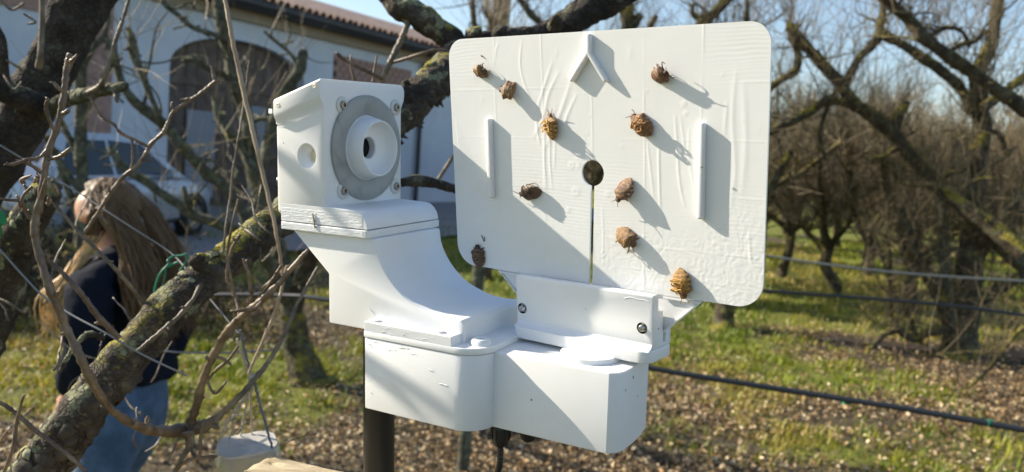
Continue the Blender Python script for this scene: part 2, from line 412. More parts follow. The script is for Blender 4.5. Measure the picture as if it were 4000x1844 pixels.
# arched door: two leaves of boards
door = MB(); wbox(door, .02, 4.04, -.31, -.27, 0.02, 3.21)
door.add([W(a, -.29, z) for a, z in arch_top], [tuple(range(17))])
door = door.build('door', M['door'], barn, sm=None, keep=True)
nb = 14
for k in range(nb):
    a0, a1 = .03 + 4.0*k/nb, .03 + 4.0*(k+1)/nb - .018; am = (a0 + a1)/2
    tops = [3.19 + .78*math.sqrt(max(0, 1 - ((a - 2.03)/2.03)**2)) for a in (a0, a1)]
    b = MB(); n0, n1 = -.265, -.225 + random.uniform(-.006, .006)
    b.add([W(a0,n0,.04), W(a1,n0,.04), W(a1,n0,tops[1]), W(a0,n0,tops[0]), W(a0,n1,.04), W(a1,n1,.04), W(a1,n1,tops[1]), W(a0,n1,tops[0])],
          [(4,5,6,7), (0,4,7,3), (5,1,2,6), (7,6,2,3)])
    b.build('plank', M['door'], door, sm=None, keep=True)
for z in (.55, 1.70, 2.80):
    b = MB(); wbox(b, .1, 1.97, -.222, -.185, z, z + .16); wbox(b, 2.09, 3.96, -.222, -.185, z, z + .16); b.build('crossbar', M['door'], door, sm=None, keep=True)
M['pale_panel'] = mat('faded grey blue door panel', (.27,.29,.32), .8)
for a0, a1, z0, z1 in ((.62, 1.42, .25, 2.25), (2.45, 2.95, .25, 2.5)):
    b = MB(); wbox(b, a0, a1, -.183, -.165, z0, z1); b.build('door_panel', M['pale_panel'], door, sm=None, keep=True)
b = MB(); wbox(b, -1.93, -1.42, .004, .13, 0, EAVE - .365); b.build('pilaster', M['brick'], barn, sm=None, keep=True)
b = MB(); wbox(b, -4.6, -1.94, .003, .05, 3.75, EAVE - .365); b.build('brick_panel', M['brick'], barn, sm=None, keep=True)
# lattice of bricks with gaps in the opening
lat = MB(); wbox(lat, 5.10, 8.59, -.34, -.30, 2.75, 4.14); lat = lat.build('lattice', M['hole'], barn, sm=None, keep=True)
bmesh_b = MB(); bmesh_b.box((-.115, -.11, -.075), (.115, .11, .075)); bm_ = bmesh_b.mesh('brick', None); bm_.materials.append(M['brick'])
for r in range(9):
    for c in range(13):
        o = bpy.data.objects.new('brick', bm_); COL.objects.link(o); o.parent = lat; o.matrix_parent_inverse = lat.matrix_world.inverted()
        tt = 5.23 + c*.272 + (.136 if r % 2 else 0)
        if tt > 8.48: tt = 8.47
        o.matrix_world = Matrix.Translation(Vector(W(tt, -.10, 2.83 + r*.155))) @ rot
b = MB(); pz = [(.10, 4.9), (.10, 4.75), (.12, 4.4), (.10, 4.2), (.10, 0.1)]
b.tube(catmull([W(9.35, .56, 4.7), W(9.3, .45, 4.5), W(9.1, .2, 4.3), W(9.04, .12, 4.0), W(9.04, .12, .1)], 5), .07, 8); b.build('downpipe', M['gutter'], barn, keep=True)

# ------------------------------------------------------------------ parked car
M['carpaint'] = mat('pale silver blue car paint', (.42,.47,.53), .28, Metallic=.35, Coat_Weight=.6)
M['carglass'] = mat('dark car glass', (.015,.025,.035), .06)
M['tyre'] = mat('tyre rubber', (.02,.02,.02), .8)
M['rim'] = mat('wheel rim alloy', (.4,.41,.42), .35, Metallic=.8)
M['lamp'] = mat('clear headlamp', (.7,.72,.75), .1)
ch = np.array([.17, .985, 0]); ch /= np.linalg.norm(ch); cl = np.array([-ch[1], ch[0], 0]); co = np.array([-6.62, 9.9, .055])
def Cc(x, y, z): return co + ch * x + cl * y + np.array([0, 0, z])
car = empty('parked_car', Cc(0, 0, 0), 'pale silver blue hatchback parked in shade before the barn, nose away to the right', 'car')
secs = [(0.0,.72,.42,.62,.74),(.06,.80,.30,.80,.96),(.5,.855,.24,.88,1.0),(1.2,.87,.22,.90,.98),(2.2,.87,.22,.90,.97),(3.0,.865,.22,.88,.97),(3.5,.85,.23,.80,.92),(3.95,.80,.26,.70,.82),(4.15,.68,.36,.58,.68)]
v = []; f = []
for x, w_, zl, zs, zt in secs:
    half = [(0, zl), (w_*.86, zl), (w_, zl + .10), (w_*1.0, (zl + zs)/2 + .05), (w_*.985, zs), (w_*.90, zt - .015), (w_*.5, zt + .012), (0, zt + .02)]
    ring = [(y, z) for y, z in half] + [(-y, z) for y, z in half[-2:0:-1]]
    v += [Cc(x, y, z) for y, z in ring]
k = 14
for i in range(len(secs) - 1):
    for j in range(k): f.append((i*k + j, i*k + (j+1) % k, (i+1)*k + (j+1) % k, (i+1)*k + j))
f += [tuple(range(k - 1, -1, -1)), tuple((len(secs)-1)*k + j for j in range(k))]
b = MB(); b.add(v, f); body = b.build('body', M['carpaint'], car, 50, keep=True)
gh_b = [(.02, .97), (3.15, .95)]; gh_t = [(.52, 1.50), (.9, 1.555), (1.7, 1.565), (2.25, 1.50)]
prof = [gh_b[0]] + gh_t + [gh_b[1]]
def hw(z): return .83 - (z - .95) * .36
vl = [Cc(x, hw(z), z) for x, z in prof]; vr = [Cc(x, -hw(z), z) for x, z in prof]; n = len(prof)
b = MB(); b.add(vl + vr, [tuple(range(n)), tuple(range(2*n - 1, n - 1, -1))] + [(i, n+i, n+i+1, i+1) for i in range(n - 1)]); b.build('roof', M['carpaint'], car, 25, keep=True)
def pane(name, pts, off):
    b = MB(); b.add([Cc(x + off[0], y + off[1], z + off[2]) for x, y, z in pts], [tuple(range(len(pts)))]); b.build(name, M['carglass'], car, None, keep=True)
for sgn in (-1, 1):
    for q in ([(.42,1.0),(1.45,1.0),(1.45,1.47),(.72,1.45)], [(1.52,1.0),(2.86,.99),(2.22,1.44),(1.52,1.475)]):
        pane('side_window', [(x, sgn * hw(z), z) for x, z in q], (0, sgn * .006, 0))
pane('windscreen', [(3.06, -.74, 1.0), (3.06, .74, 1.0), (2.31, .57, 1.46), (2.31, -.57, 1.46)], (.006, 0, .008))
pane('rear_window', [(.13, -.72, 1.07), (.13, .72, 1.07), (.46, .58, 1.44), (.46, -.58, 1.44)], (-.006, 0, .006))
for ax in (.82, 3.36):
    for sgn in (-1, 1):
        b = MB(); b.tube([Cc(ax, sgn * .70, .31), Cc(ax, sgn * .885, .31)], .31, 28); wh = b.build('wheel', M['tyre'], car, 40, keep=True)
        b = MB(); b.tube([Cc(ax, sgn * .80, .31), Cc(ax, sgn * .892, .31)], [.20, .195], 24)
        b.build('rim', M['rim'], wh, 40, keep=True)
    for sgn in (-1, 1):
        b = MB(); b.tube([Cc(ax + .37*math.cos(a), sgn * .872, .31 + .37*math.sin(a)) for a in np.linspace(-.2, math.pi + .2, 18)], .022, 6); b.build('wheel_arch', M['tyre'], car, 40, keep=True)
b = MB(); b.tube([Cc(2.55, -.88, 1.0), Cc(2.58, -1.0, 1.04)], [.05, .09], 8); b.build('mirror', M['carpaint'], car, 60, keep=True)
b = MB(); b.tube([Cc(2.55, .88, 1.0), Cc(2.58, 1.0, 1.04)], [.05, .09], 8); b.build('mirror', M['carpaint'], car, 60, keep=True)
for sgn in (-1, 1):
    b = MB(); b.tube([Cc(3.85, sgn * .70, .70), Cc(4.12, sgn * .52, .62)], [.085, .075], 10); b.build('headlight', M['lamp'], car, 60, keep=True)
    b = MB(); b.tube([Cc(1.62, sgn * .872, .86), Cc(1.84, sgn * .872, .86)], .014, 6); b.build('door_handle', M['carpaint'], car, 60, keep=True)

# ------------------------------------------------------------------ the insect camera station
DR = np.array([[0.8673489991901335, 0.49716679301891503, 0.023041126777160133],
               [-0.48965878891198145, 0.8607083219959034, -0.13933935154236854],
               [-0.08910658811291895, 0.10957355687520388, 0.9899765914346617]])
DT = np.array([-0.019209725409956965, 0.469912617153918, -0.16470017182444216])
DWR = CM @ DR; DWT = CM @ DT + CP                       # device (m) -> world
PX, PY = -.0985, .030                                   # the pole's axis in the device's own frame
_z = -(DWT[2] + DWR[2, 0]*PX + DWR[2, 1]*PY) / DWR[2, 2]
FOOT = np.array([PX, PY, _z])
_o = DWR @ FOOT + DWT
DMAT = Matrix([[*DWR[0], _o[0]], [*DWR[1], _o[1]], [*DWR[2], _o[2]], [0, 0, 0, 1]])
dev = empty('insect_monitor', None, 'white printed insect camera with an upright bug-studded panel, on a black pole', 'insect trap', mat=DMAT)
def D(x, y, z): return Vector((x*.001 - FOOT[0], y*.001 - FOOT[1], z*.001 - FOOT[2]))
def Dn(x, y, z): return np.array(D(x, y, z))
Wh = M['plastic']
# pole
b = MB(); b.tube([Dn(PX*1e3, PY*1e3, _z*1e3 - 40), Dn(PX*1e3, PY*1e3, 98.9)], .0104, 32); b.build('pole', M['black_tube'], dev)
# --- camera arm: profile in x-z, extruded along y
q = [(-147.5,156.9),(-117.2,131.4),(-117.2,99.4),(-14.2,99.4),(-14.2,113.2),(-16.5,115.6),(-24.7,115.2),(-33,115.5),(-41,117.0),(-53.4,121.3),(-60,125.3),(-65.4,129.6),(-70,134.4),(-73,138.5),(-76,143.6),(-77.8,148.2),(-79.2,156.9)]
arm = link('camera_arm', bm_mesh(prism(q, lambda a, b_, d: D(a, d, b_), 3, 71, .9, 2, 32), 'camera_arm', 25), [Wh], dev)
# lower plate of the head and the upper slab with a rounded nose
def rrect(x0, x1, y0, y1, r, n=6):
    rs = r if isinstance(r, (list, tuple)) else [r]*4
    out = []
    for (cx, cy, a), rr in zip(((x1, y0, -90), (x1, y1, 0), (x0, y1, 90), (x0, y0, 180)), rs):
        if rr <= 0: out.append((cx, cy)); continue
        ox = cx - rr if cx == x1 else cx + rr; oy = cy - rr if (cy == y1) else cy + rr
        out += arc(ox, oy, rr, a, a + 90, n)
    return out
b_ = prism(rrect(-155, -82.4, -.3, 75, (2.5, 1, 1, 1)), lambda a, b2, d: D(a, b2, d), 157.2, 162.0, .3, 1)
hplate = link('head_plate', bm_mesh(b_, 'head_plate'), [Wh], dev)
q = [(-155,162.45),(-83.0,162.45),(-83.2,164.5),(-84.2,167.4),(-86.4,170.4),(-89.5,172.6),(-93.5,173.5),(-117,174.2),(-155,174.2)]
def slab_end(a, d, b2): return D(a, d, b2)
bm0 = prism(q, lambda a, b2, d: D(a, d, b2), 0, 74.5, .35, 1)
slab = link('head_slab', bm_mesh(bm0, 'head_slab', 30), [Wh], dev)
# rough face of the slab on the near side
def rough_strip(x0, x1, z0, z1, nx, nz, amp, name, parent, seed=0):
    X, Z = np.meshgrid(np.linspace(x0, x1, nx), np.linspace(z0, z1, nz))
    h = (np.abs(fbm(np.stack([X*.10, X*0 + seed, Z*2.4], -1), 3)) * .8 + fbm(np.stack([X*.8, X*0 + seed, Z*1.2], -1), 3) * .35) * amp
    e = np.minimum.reduce([(X - x0)/.6, (x1 - X)/.6, (Z - z0)/.3, (z1 - Z)/.3]).clip(0, 1)
    v = np.stack([X, -((.03 if name == 'x' else .0) + .03 + (h + amp*.35).clip(0) * e) - (.3 if parent.name.startswith('head_plate') else 0), Z], -1).reshape(-1, 3)
    i = (np.arange(nz - 1)[:, None]*nx + np.arange(nx - 1)[None]).ravel()
    b = MB(); b.add([Dn(*k) for k in v], np.stack([i, i+1, i+nx+1, i+nx], 1)); b.build(name, M['plastic'], parent, None if 0 else 180)
rough_strip(-154.6, -86.5, 162.7, 171.5, 150, 40, .17, 'ragged_edge', slab, 3)
rough_strip(-154.4, -86.0, 157.5, 161.7, 150, 22, .14, 'ragged_edge', hplate, 8)
# --- camera housing
hx0, hx1, hy1 = -156.5, -117.1, 76.9
q = ([(0,173.6)] + [(0,234.2),(-.35,236.6),(-1.5,239.2),(-2.9,241.6),(-3.6,243.8)] + [(-3.6,251.6),(-2.6,253)] +
     arc(hy1+3.6-5, 248, 5, 90, 0, 6) + [(hy1+3.6,245.3),(hy1+3.0,242.0),(hy1+1.2,238.8),(hy1+.2,236.4),(hy1,234.0),(hy1,173.6)])
q = q[::-1]
def shear(a, b2, d):
    s_ = max(0.0, min(1.0, (b2 - 205)/18)); return D(d, a, b2 - (hx1 - d)/(hx1 - hx0)*13.0*s_)
bm0 = prism(q, shear, hx0, hx1, .45, 2, 38)
house = link('camera_housing', bm_mesh(bm0, 'camera_housing', 30), [M['plastic']], dev)
cyl = lathe([(-6, 0), (-6, 8.0), (2.2, 7.9), (6.0, 4.2), (6.01, 4.2), (14, 4.2), (14, 0)], lambda x, y, z: D(-131.9 + y, x, 205.3 + z), 40)
c1 = link('cutter', bm_mesh(cyl, 'cutter'))
cyl = lathe([(-16, 0), (-16, 21.4), (6, 21.4), (6, 0)], lambda x, y, z: D(hx1 + x, 39.8 + y, 210.2 + z), 64)
c2 = link('cutter', bm_mesh(cyl, 'cutter'))
cut(house, [c1, c2])
hp = lambda name, bm0, m, sm=35: link(name, bm_mesh(bm0, name, sm), [m], house)
hp('peg_hole', lathe([(8.5, 0), (8.5, 4.15)], lambda x, y, z: D(-131.9 + y, x, 205.3 + z), 32), M['magnet'])
for xx, zz in ((-121.2, 248.2), (-152.0, 236.4)):
    hp('cream_plug', lathe([(0, 0), (-.25, 1.1), (0, 1.6)][::-1], lambda x, y, z, xx=xx, zz=zz: D(xx + y, -3.62 + x, zz + z), 20), M['magnet'])
# ring light, lens barrel, lens
rx = lambda x, y, z: D(hx1 + x, 39.8 + y, 210.2 + z)
hp('ring_light', lathe([(-1, 21.6), (1.2, 21.6), (1.6, 22.2), (2.3, 30), (2.2, 33.6), (1.7, 34.3), (-.5, 34.4), (-1, 21.6)], rx, 72), M['ring'], 50)
prof_ = [(-9, 21.3), (1.0, 21.3), (1.35, 20.6), (5, 20.1), (11.2, 18.3), (11.9, 17.8), (11.8, 17.2), (8.5, 16.4), (5.4, 15.2), (3.4, 13.2), (2.5, 10.5), (2.2, 7.6), (1.6, 7.0), (-8, 7.0)]
barrel = hp('lens_barrel', lathe(prof_, rx, 72), M['plastic'], 28)
hp('lens', lathe([(-3.4, 7.1), (-3.0, 6.4), (-3.4, 5.8), (-2.4, 3.5), (-2.0, 0)], rx, 40), M['lens'])
hp('lens_rim', lathe([(-5, 7.05), (-3.2, 7.0), (-3.1, 6.1), (-5, 6.0)], rx, 40), M['black'])
for yy, zz in ((16.2, 237.4), (70.3, 237.4), (16.6, 183.2), (70.5, 183.2)):
    ex = lambda x, y, z, yy=yy, zz=zz: D(hx1 + x, yy + y, zz + z)
    hp('ring_ear', lathe([(-.2, 5.6), (.8, 5.4), (1.1, 4.9), (1.1, 0)], ex, 28), M['ear'])
    hp('screw', lathe([(1.0, 2.75), (2.1, 2.7), (2.45, 2.3), (2.45, 1.35), (1.3, 1.3), (1.25, 0)], ex, 24), M['screw'], 30)
# rear cover, knob, clear clip behind the lip
q = rrect(4.5, 73, 166, 224.6, 3)
rear = link('rear_cover', bm_mesh(prism(q, lambda a, b2, d: D(d, a, b2), -162.3, -156.8, 1.0, 2), 'rear_cover'), [Wh], dev)
link('cover_screw', bm_mesh(lathe([(0, 2.2), (-2.0, 2.2), (-3.0, 1.6), (-3.2, 0)], lambda x, y, z: D(-162.3 + x, 8.0 + y, 188 + z), 20), 'cover_screw'), [M['steel']], rear)
b = MB(); b.box((-168.5, 4, 231.2), (-157.2, 9, 234.2), Dn); b.box((-163, 5, 224.5), (-158, 9, 230), Dn); b.build('clear_clip', M['clear'], rear)
# --- electronics box with its lid
q = [(-79.6,-7)] + arc(-14.5, 10, 17, -90, 0, 10) + [(2.5,58),(-79.6,58)]
box = link('electronics_box', bm_mesh(prism(q, lambda a, b2, d: D(a, b2, d), 53.2, 97.9, .8, 2, 40), 'electronics_box', 25), [M['plastic_diag']], dev)
b0 = prism([(-80.0,-7.4)] + arc(-14.5, 10, 17.4, -90, 0, 12) + [(2.9,58.2),(-80.0,58.2)], lambda a, b2, d: D(a, b2, d), 98.3, 102.2, .5, 2, 40)
lid = link('box_lid', bm_mesh(b0, 'box_lid', 25), [Wh], dev)
flg = link('lid_flange', bm_mesh(prism([(-79.9,-7.2),(-16.2,-7.2),(-16.2,6),(-79.9,6)], lambda a, b2, d: D(a, b2, d), 102.0, 107.9, .3, 1), 'lid_flange'), [Wh], dev)
for xx, yy in ((-72.0, -2.2), (-25.2, -1.6)):
    c = link('cutter', bm_mesh(lathe([(-3, 0), (-3, 2.3), (-1.2, 3.1), (2, 3.1), (2, 0)], lambda x, y, z, xx=xx, yy=yy: D(xx + y, yy + z, 107.9 + x), 24), 'cutter')); cut(flg, [c])
    link('flange_screw', bm_mesh(lathe([(-2.6, 2.4), (-1.5, 2.3), (-1.4, 1.2), (-2.2, 1.1), (-2.2, 0)], lambda x, y, z, xx=xx, yy=yy: D(xx + y, yy + z, 107.9 + x), 20), 'flange_screw'), [M['screw']], flg)
link('lid_boss', bm_mesh(lathe([(0, 6.2), (2.4, 5.6), (3.4, 4.6), (3.4, 2.6), (1, 2.4), (1, 0)], lambda x, y, z: D(-5.5 + y, 7.5 + z, 102.1 + x), 28), 'lid_boss'), [Wh], lid)
# ragged print seams on the lid front
def strand(pts, r, name, parent, m=Wh):
    b = MB(); b.tube(catmull([Dn(*p) for p in pts], 6), r*.001, 5); b.build(name, m, parent)
for k in range(26):
    x = random.uniform(-78, -30); z = random.uniform(99.4, 106.5) if k % 3 else random.uniform(93, 97); l = random.uniform(1.5, 7)
    strand([(x + l*i/3, -7.25 + (.0 if z > 98 else .25), z + random.uniform(-.5, .5) - .05*l*i/3) for i in range(4)], random.uniform(.10, .26), 'print_string', lid)
for (x, z, l) in ((-24, 79, 5.4), (-31.5, 86, 2.5), (-75, 64, .9)):
    strand([(x + l*i/3, -7.05, z + .2*math.sin(i*2)) for i in range(4)], .32, 'print_string', box, M['plastic_diag'])
strand([(-84.4, 2.9, 113.5), (-82.5, 2.6, 112.2), (-80, 2.9, 110.4)], .28, 'print_string', arm)
strand([(-18, 2.8, 116), (-17, 1.6, 113), (-15, .8, 110)], .25, 'print_string', arm)
# --- servo box, turntable
q = [(-.2,9.3),(73.6,9.3),(77.9,12.6),(79.7,17.0),(80.4,24),(80.6,34),(80.2,45),(79.0,52),(79.0,56),(-.2,56)]
servo = link('servo_box', bm_mesh(prism(q, lambda a, b2, d: D(a, b2, d), 53.2, 98.4, .9, 3, 40), 'servo_box', 22), [Wh], dev)
link('turntable', bm_mesh(lathe([(0, 0), (0, 17.2), (2.5, 17.2), (2.8, 16.9), (2.8, 0)], lambda x, y, z: D(52.6 + y, 32.2 + z, 98.45 + x), 64), 'turntable', 40), [Wh], dev)
# cable glands and cables
for gx, gy in ((5.0, 14.5), (15, 30)):
    pr = [(0, 0), (0, 5.3), (-1.0, 5.7), (-7.6, 5.7), (-9.0, 5.0), (-11.0, 4.4), (-12.6, 2.8), (-12.6, 0)]
    g = link('cable_gland', bm_mesh(lathe(pr, lambda x, y, z, gx=gx, gy=gy: D(gx + y, gy + z, 53.1 + x), 12), 'cable_gland', 20), [M['black']], dev)
    b = MB()
    for k in range(12):
        a = 2*math.pi*k/12; b.box((-.3, -.4, -7.4), (.3, .4, -1.2), lambda x, y, z, a=a, gx=gx, gy=gy: Dn(gx + math.cos(a)*(5.7 + y) - math.sin(a)*x, gy + math.sin(a)*(5.7 + y) + math.cos(a)*x, 53.1 + z))
    b.build('grip_rib', M['black'], g)
for gx, gy, q in ((5.0, 14.5, [(0,0,41), (0,0,32), (-2,2,25), (-6,4,14), (-9,8,0), (-16,12,-30), (-50,10,-200), (-90,8,-420)]),):
    b = MB(); pts = catmull([Dn(gx + x, gy + y, z) for x, y, z in q], 14); rr = .0018*(1 + .12*np.sin(np.arange(len(pts))*1.9)); b.tube(pts, rr, 10); b.build('cable', M['black'], dev)
# --- panel frame
PYAW = 0.6401 - 0.5172; pc, ps = math.cos(PYAW), math.sin(PYAW)
PCX, PCY, PZ0, PPIT, PROL = .0450, .0462, .1374, -.0857, -.0045
def PLm(w, d, z):                                         # panel coordinates (mm): across, depth, up
    w, d, z = w*.001, d*.001, z*.001
    d2 = d + z*PPIT; w2 = w + z*PROL
    return np.array((PCX + w2*pc + d2*ps, PCY - w2*ps + d2*pc, PZ0 + z - w*PROL)) - FOOT
# signed distance of the panel outline (mm)
def sd_round(x, y, cx, cy, hx, hy, r):
    qx, qy = np.abs(x - cx) - hx + r, np.abs(y - cy) - hy + r
    return np.hypot(np.maximum(qx, 0), np.maximum(qy, 0)) + np.minimum(np.maximum(qx, qy), 0) - r
def smin(a, b, k): h = np.clip(.5 + .5*(b - a)/k, 0, 1); return b + (a - b)*h - k*h*(1 - h)
def sdf(w, z):
    r = np.where(z > 70, 11.0, 14.0); d = sd_round(w, z, 0, 70.9, 101.2, 70.9, r)
    tp = np.maximum(np.maximum((np.abs(w) - 68 - z*1.05) / 1.45, z - 8), -26 - z)
    d = smin(d, tp, 4.0)
    d = np.maximum(d, 7.3 - np.hypot(w - 1.9, z - 64.4))
    sw = 1.75 + (z - 57)*.0355
    return np.maximum(d, np.minimum(1.2 - np.abs(w - sw), 59 - z) )
STEP = .55
gw = np.arange(-104, 104.01, STEP); gz = np.arange(-27, 144.01, STEP)
WW, ZZ = np.meshgrid(gw, gz)
cw, cz = WW[:-1, :-1] + STEP/2, ZZ[:-1, :-1] + STEP/2
inside = sdf(cw, cz) < 0
w_, z_ = WW.copy(), ZZ.copy()
used = np.zeros(WW.shape, bool); cnt = np.zeros(WW.shape, int)
for a, c in ((0,0),(0,1),(1,0),(1,1)):
    cnt[a:a+inside.shape[0], c:c+inside.shape[1]] += inside
used = cnt > 0; edge = used & (cnt < 4)
for _ in range(4):
    e = 1e-3; d0 = sdf(w_, z_); gx_, gz_ = (sdf(w_ + e, z_) - d0)/e, (sdf(w_, z_ + e) - d0)/e
    g2 = np.maximum(gx_**2 + gz_**2, .2); st = np.clip(d0/np.sqrt(g2), -.5, .5)
    w_ = np.where(edge, w_ - st*gx_/np.sqrt(g2), w_); z_ = np.where(edge, z_ - st*gz_/np.sqrt(g2), z_)
# relief of the film stretched over the panel (mm, towards the viewer)
def line(x, c, wdt): return np.exp(-((x - c)/wdt)**2)
P3 = lambda a, b2, k: np.stack([w_*a, z_*b2, w_*0 + k], -1)
wav = fbm(P3(.03, .05, 1), 3)
H = .021*np.sin(z_*2*np.pi/2.05 + wav*5 + fbm(P3(.012, .2, 4), 2)*1.5) * np.clip(.55 + fbm(P3(.02, .03, 9), 3), .1, 1.2) * np.clip((z_ - 18)/14, .12, 1)
H += .075*fbm(P3(.055, .035, 2), 3)*.5
for c in (-65.6, -31.3, 1.7, 34.3, 66.8):
    sel = np.ones_like(w_)
    H += .11*line(w_, c + .25*np.sin(z_*.07 + c), .34) * np.clip(.8 + fbm(P3(0, .05, c), 2), .15, 1.1) * (np.abs(c) > 3 or 1)
for c in (112.1, 83.5, 54.9, 25.4):
    H += .08*line(z_, c + .012*w_, .30) * np.clip(.65 + fbm(P3(.03, 0, c), 2), 0, 1)
def crease(pts, wd, amp):
    global H
    p = catmull(np.array([(a, b2, 0) for a, b2 in pts], float), 8)
    best = np.full(w_.shape, 1e9); par = np.zeros(w_.shape)
    for i in range(len(p) - 1):
        a, c = p[i, :2], p[i+1, :2]; ab = c - a; L2 = ab @ ab
        t_ = np.clip(((w_ - a[0])*ab[0] + (z_ - a[1])*ab[1])/L2, 0, 1)
        dd = np.hypot(w_ - a[0] - t_*ab[0], z_ - a[1] - t_*ab[1]); k = dd < best; best = np.where(k, dd, best); par = np.where(k, (i + t_)/(len(p) - 1), par)
    H = H + amp*np.exp(-(best/wd)**2)*np.sin(np.pi*np.clip(par*1.0, .03, .97))**.35
rc = np.random.default_rng(5)
for pts, wd, amp in (
    ([(-45,138),(-46.5,125),(-43,112),(-38,103)], .7, .16), ([(-38,103),(-36,97),(-35.5,88),(-34,80)], .8, .2), ([(-24,126),(-30,112),(-36,98)], 1.0, .14),
    ([(-20,120),(-27,108),(-31,95),(-38,84)], 1.2, .16), ([(-12,114),(-18,100),(-22,92),(-30,78)], 1.4, .18), ([(-8,108),(-14,97),(-16,90)], 1.0, .14),
    ([(-30,94),(-30.8,70),(-30,52)], .6, .2), ([(-26.5,88),(-27,70),(-26,54)], .55, .16), ([(-23,84),(-24,66)], .6, .12),
    ([(36,84),(38,68),(40,54)], .6, .14), ([(43,86),(43,70),(44,44)], .6, .20), ([(52,96),(53.5,80),(55,62),(58,50)], .7, .18), ([(55,96),(57,84),(58,74)], .5, .14),
    ([(60,90),(60,76),(63,60)], .6, .12), ([(84,118),(83,96),(85,70),(83,52)], 1.2, .12), ([(88,112),(90,86),(89,60)], 1.6, .12), ([(93,40),(94,28),(95.5,22)], .6, .14), ([(80,104),(79,88)], .9, .10),
    ([(16,12.2),(34,12.4),(54,13)], .3, .10), ([(15.6,11.6),(15.8,7),(16,3)], .3, .10), ([(8,46),(8.4,30),(8,12)], .5, .10), ([(10,28.5),(22,27),(34,25.5)], .35, .10),
    ([(-9.5,72),(-7,69),(-9,66)], 1.2, .10), ([(-62,138),(-64,134),(-64,130)], .8, .12)):
    crease(pts, wd, amp)
for k in range(9):                                        # fan of drag marks by the left edge
    x0 = -97.5 + k*2.2; crease([(x0, 92 - k*4), (x0 + 1.4, 78 - k*3.4), (x0 + 2.2, 62 - k*1.2)], .45, .15)
for k in range(70):                                       # blisters and specks
    x, z = rc.uniform(-96, 97), rc.uniform(4, 138); r = rc.uniform(.5, 1.3); H += rc.choice([.05, .08, -.05])*np.exp(-((w_ - x)**2 + ((z_ - z)/rc.uniform(.7, 2.2))**2)/r**2)
for x, z, r in ((-12, 68, 2.2), (-9.5, 53, 2.6), (11.5, 53, 1.7), (-15, 42, 1.4), (57, 103, 1.5), (58, 98, 1.3)):
    rr = np.hypot(w_ - x, z_ - z); H += .10*np.exp(-((rr - r*.6)/(r*.45))**2)
low = np.clip((40 - z_)/14, 0, 1)*np.clip((w_ - 4)/4, 0, 1) + np.clip((w_ - 62)/14, 0, 1)*np.clip((62 - z_)/20, 0, 1)*.9 + np.clip((42 - z_)/10, 0, 1)*np.clip((-2 - w_)/8, 0, .35)
H += low*.042*np.abs(fbm(P3(.35, .5, 21), 3)) * (1 + .8*fbm(P3(.05, .05, 33), 2)) + low.clip(0, 1)*.03*np.sin(w_*1.1 + fbm(P3(.14, .14, 41), 3)*9)
tabm = np.clip((-.4 - z_)/.35, 0, 1)
H = H*(1 - tabm) - 1.1*tabm
idx = -np.ones(WW.shape, int); idx[used] = np.arange(used.sum()); n0 = used.sum()
fr = np.array([PLm(a, -h, c) for a, h, c in zip(w_[used], H[used], z_[used])])
bk = np.array([PLm(a, 1.5, c) for a, c in zip(w_[used], z_[used])])
ii, jj = np.nonzero(inside)
A_, B_, C_, E_ = idx[ii, jj], idx[ii, jj+1], idx[ii+1, jj+1], idx[ii+1, jj]
f1 = np.stack([A_, B_, C_, E_], 1); f2 = np.stack([E_, C_, B_, A_], 1) + n0
ed = {}
for q in f1:
    for a, c in ((q[0], q[1]), (q[1], q[2]), (q[2], q[3]), (q[3], q[0])):
        if (c, a) in ed: del ed[(c, a)]
        else: ed[(a, c)] = 1
f3 = [(c, a, a + n0, c + n0) for a, c in ed]
me = bpy.data.meshes.new('glue_panel'); me.from_pydata(np.vstack([fr, bk]).tolist(), [], f1.tolist() + f2.tolist() + f3); me.update(); smooth(me, 40)
panel = link('glue_panel', me, [M['panel']], dev)
# fins and chevron standing out of the panel
def fin(name, poly, h, th_round=True):
    bm0 = prism(poly, lambda a, b2, d: Vector(PLm(a, -d, b2)), -.4, h, 1.1, 3, 40); return link(name, bm_mesh(bm0, name, 30), [M['plastic']], panel)
HF = 3.9
fin('fin', [(-71.6,45.6),(-68.0,45.6),(-68.0,94),(-71.6,94)], HF); fin('fin', [(66.2,44.0),(69.6,44.0),(69.6,93.4),(66.2,93.4)], HF)
fin('chevron', [(-.4,130.3),(-11.4,115.4),(-8.8,114.4),(1.5,128.0),(11.5,113.9),(13.9,114.9),(3.2,130.3),(3.2,140.2),(-.4,140.2)], HF)
b = MB()
for s_, x0 in ((-1, -68.0), (1, 68.0)):                  # serrated print edge of the tab
    for k in range(22):
        zz = -1.2 - k*.95; xx = x0 - s_*(abs(zz) - .2)*1.05; b.box((xx - .55, -.6, zz - .38), (xx + .55, 3.2, zz + .38), lambda a, d, c: PLm(a, d, c))
b.build('serrated_edge', M['plastic'], panel, None)['kind'] = 'stuff'
for x0, x1 in ((-66.8, -46), (46, 66)):
    b = MB(); b.box((x0, -.55, -2.0), (x1, .4, -1.0), lambda a, d, c: PLm(a, d, c)); b.build('panel_ledge', M['plastic'], panel, None)
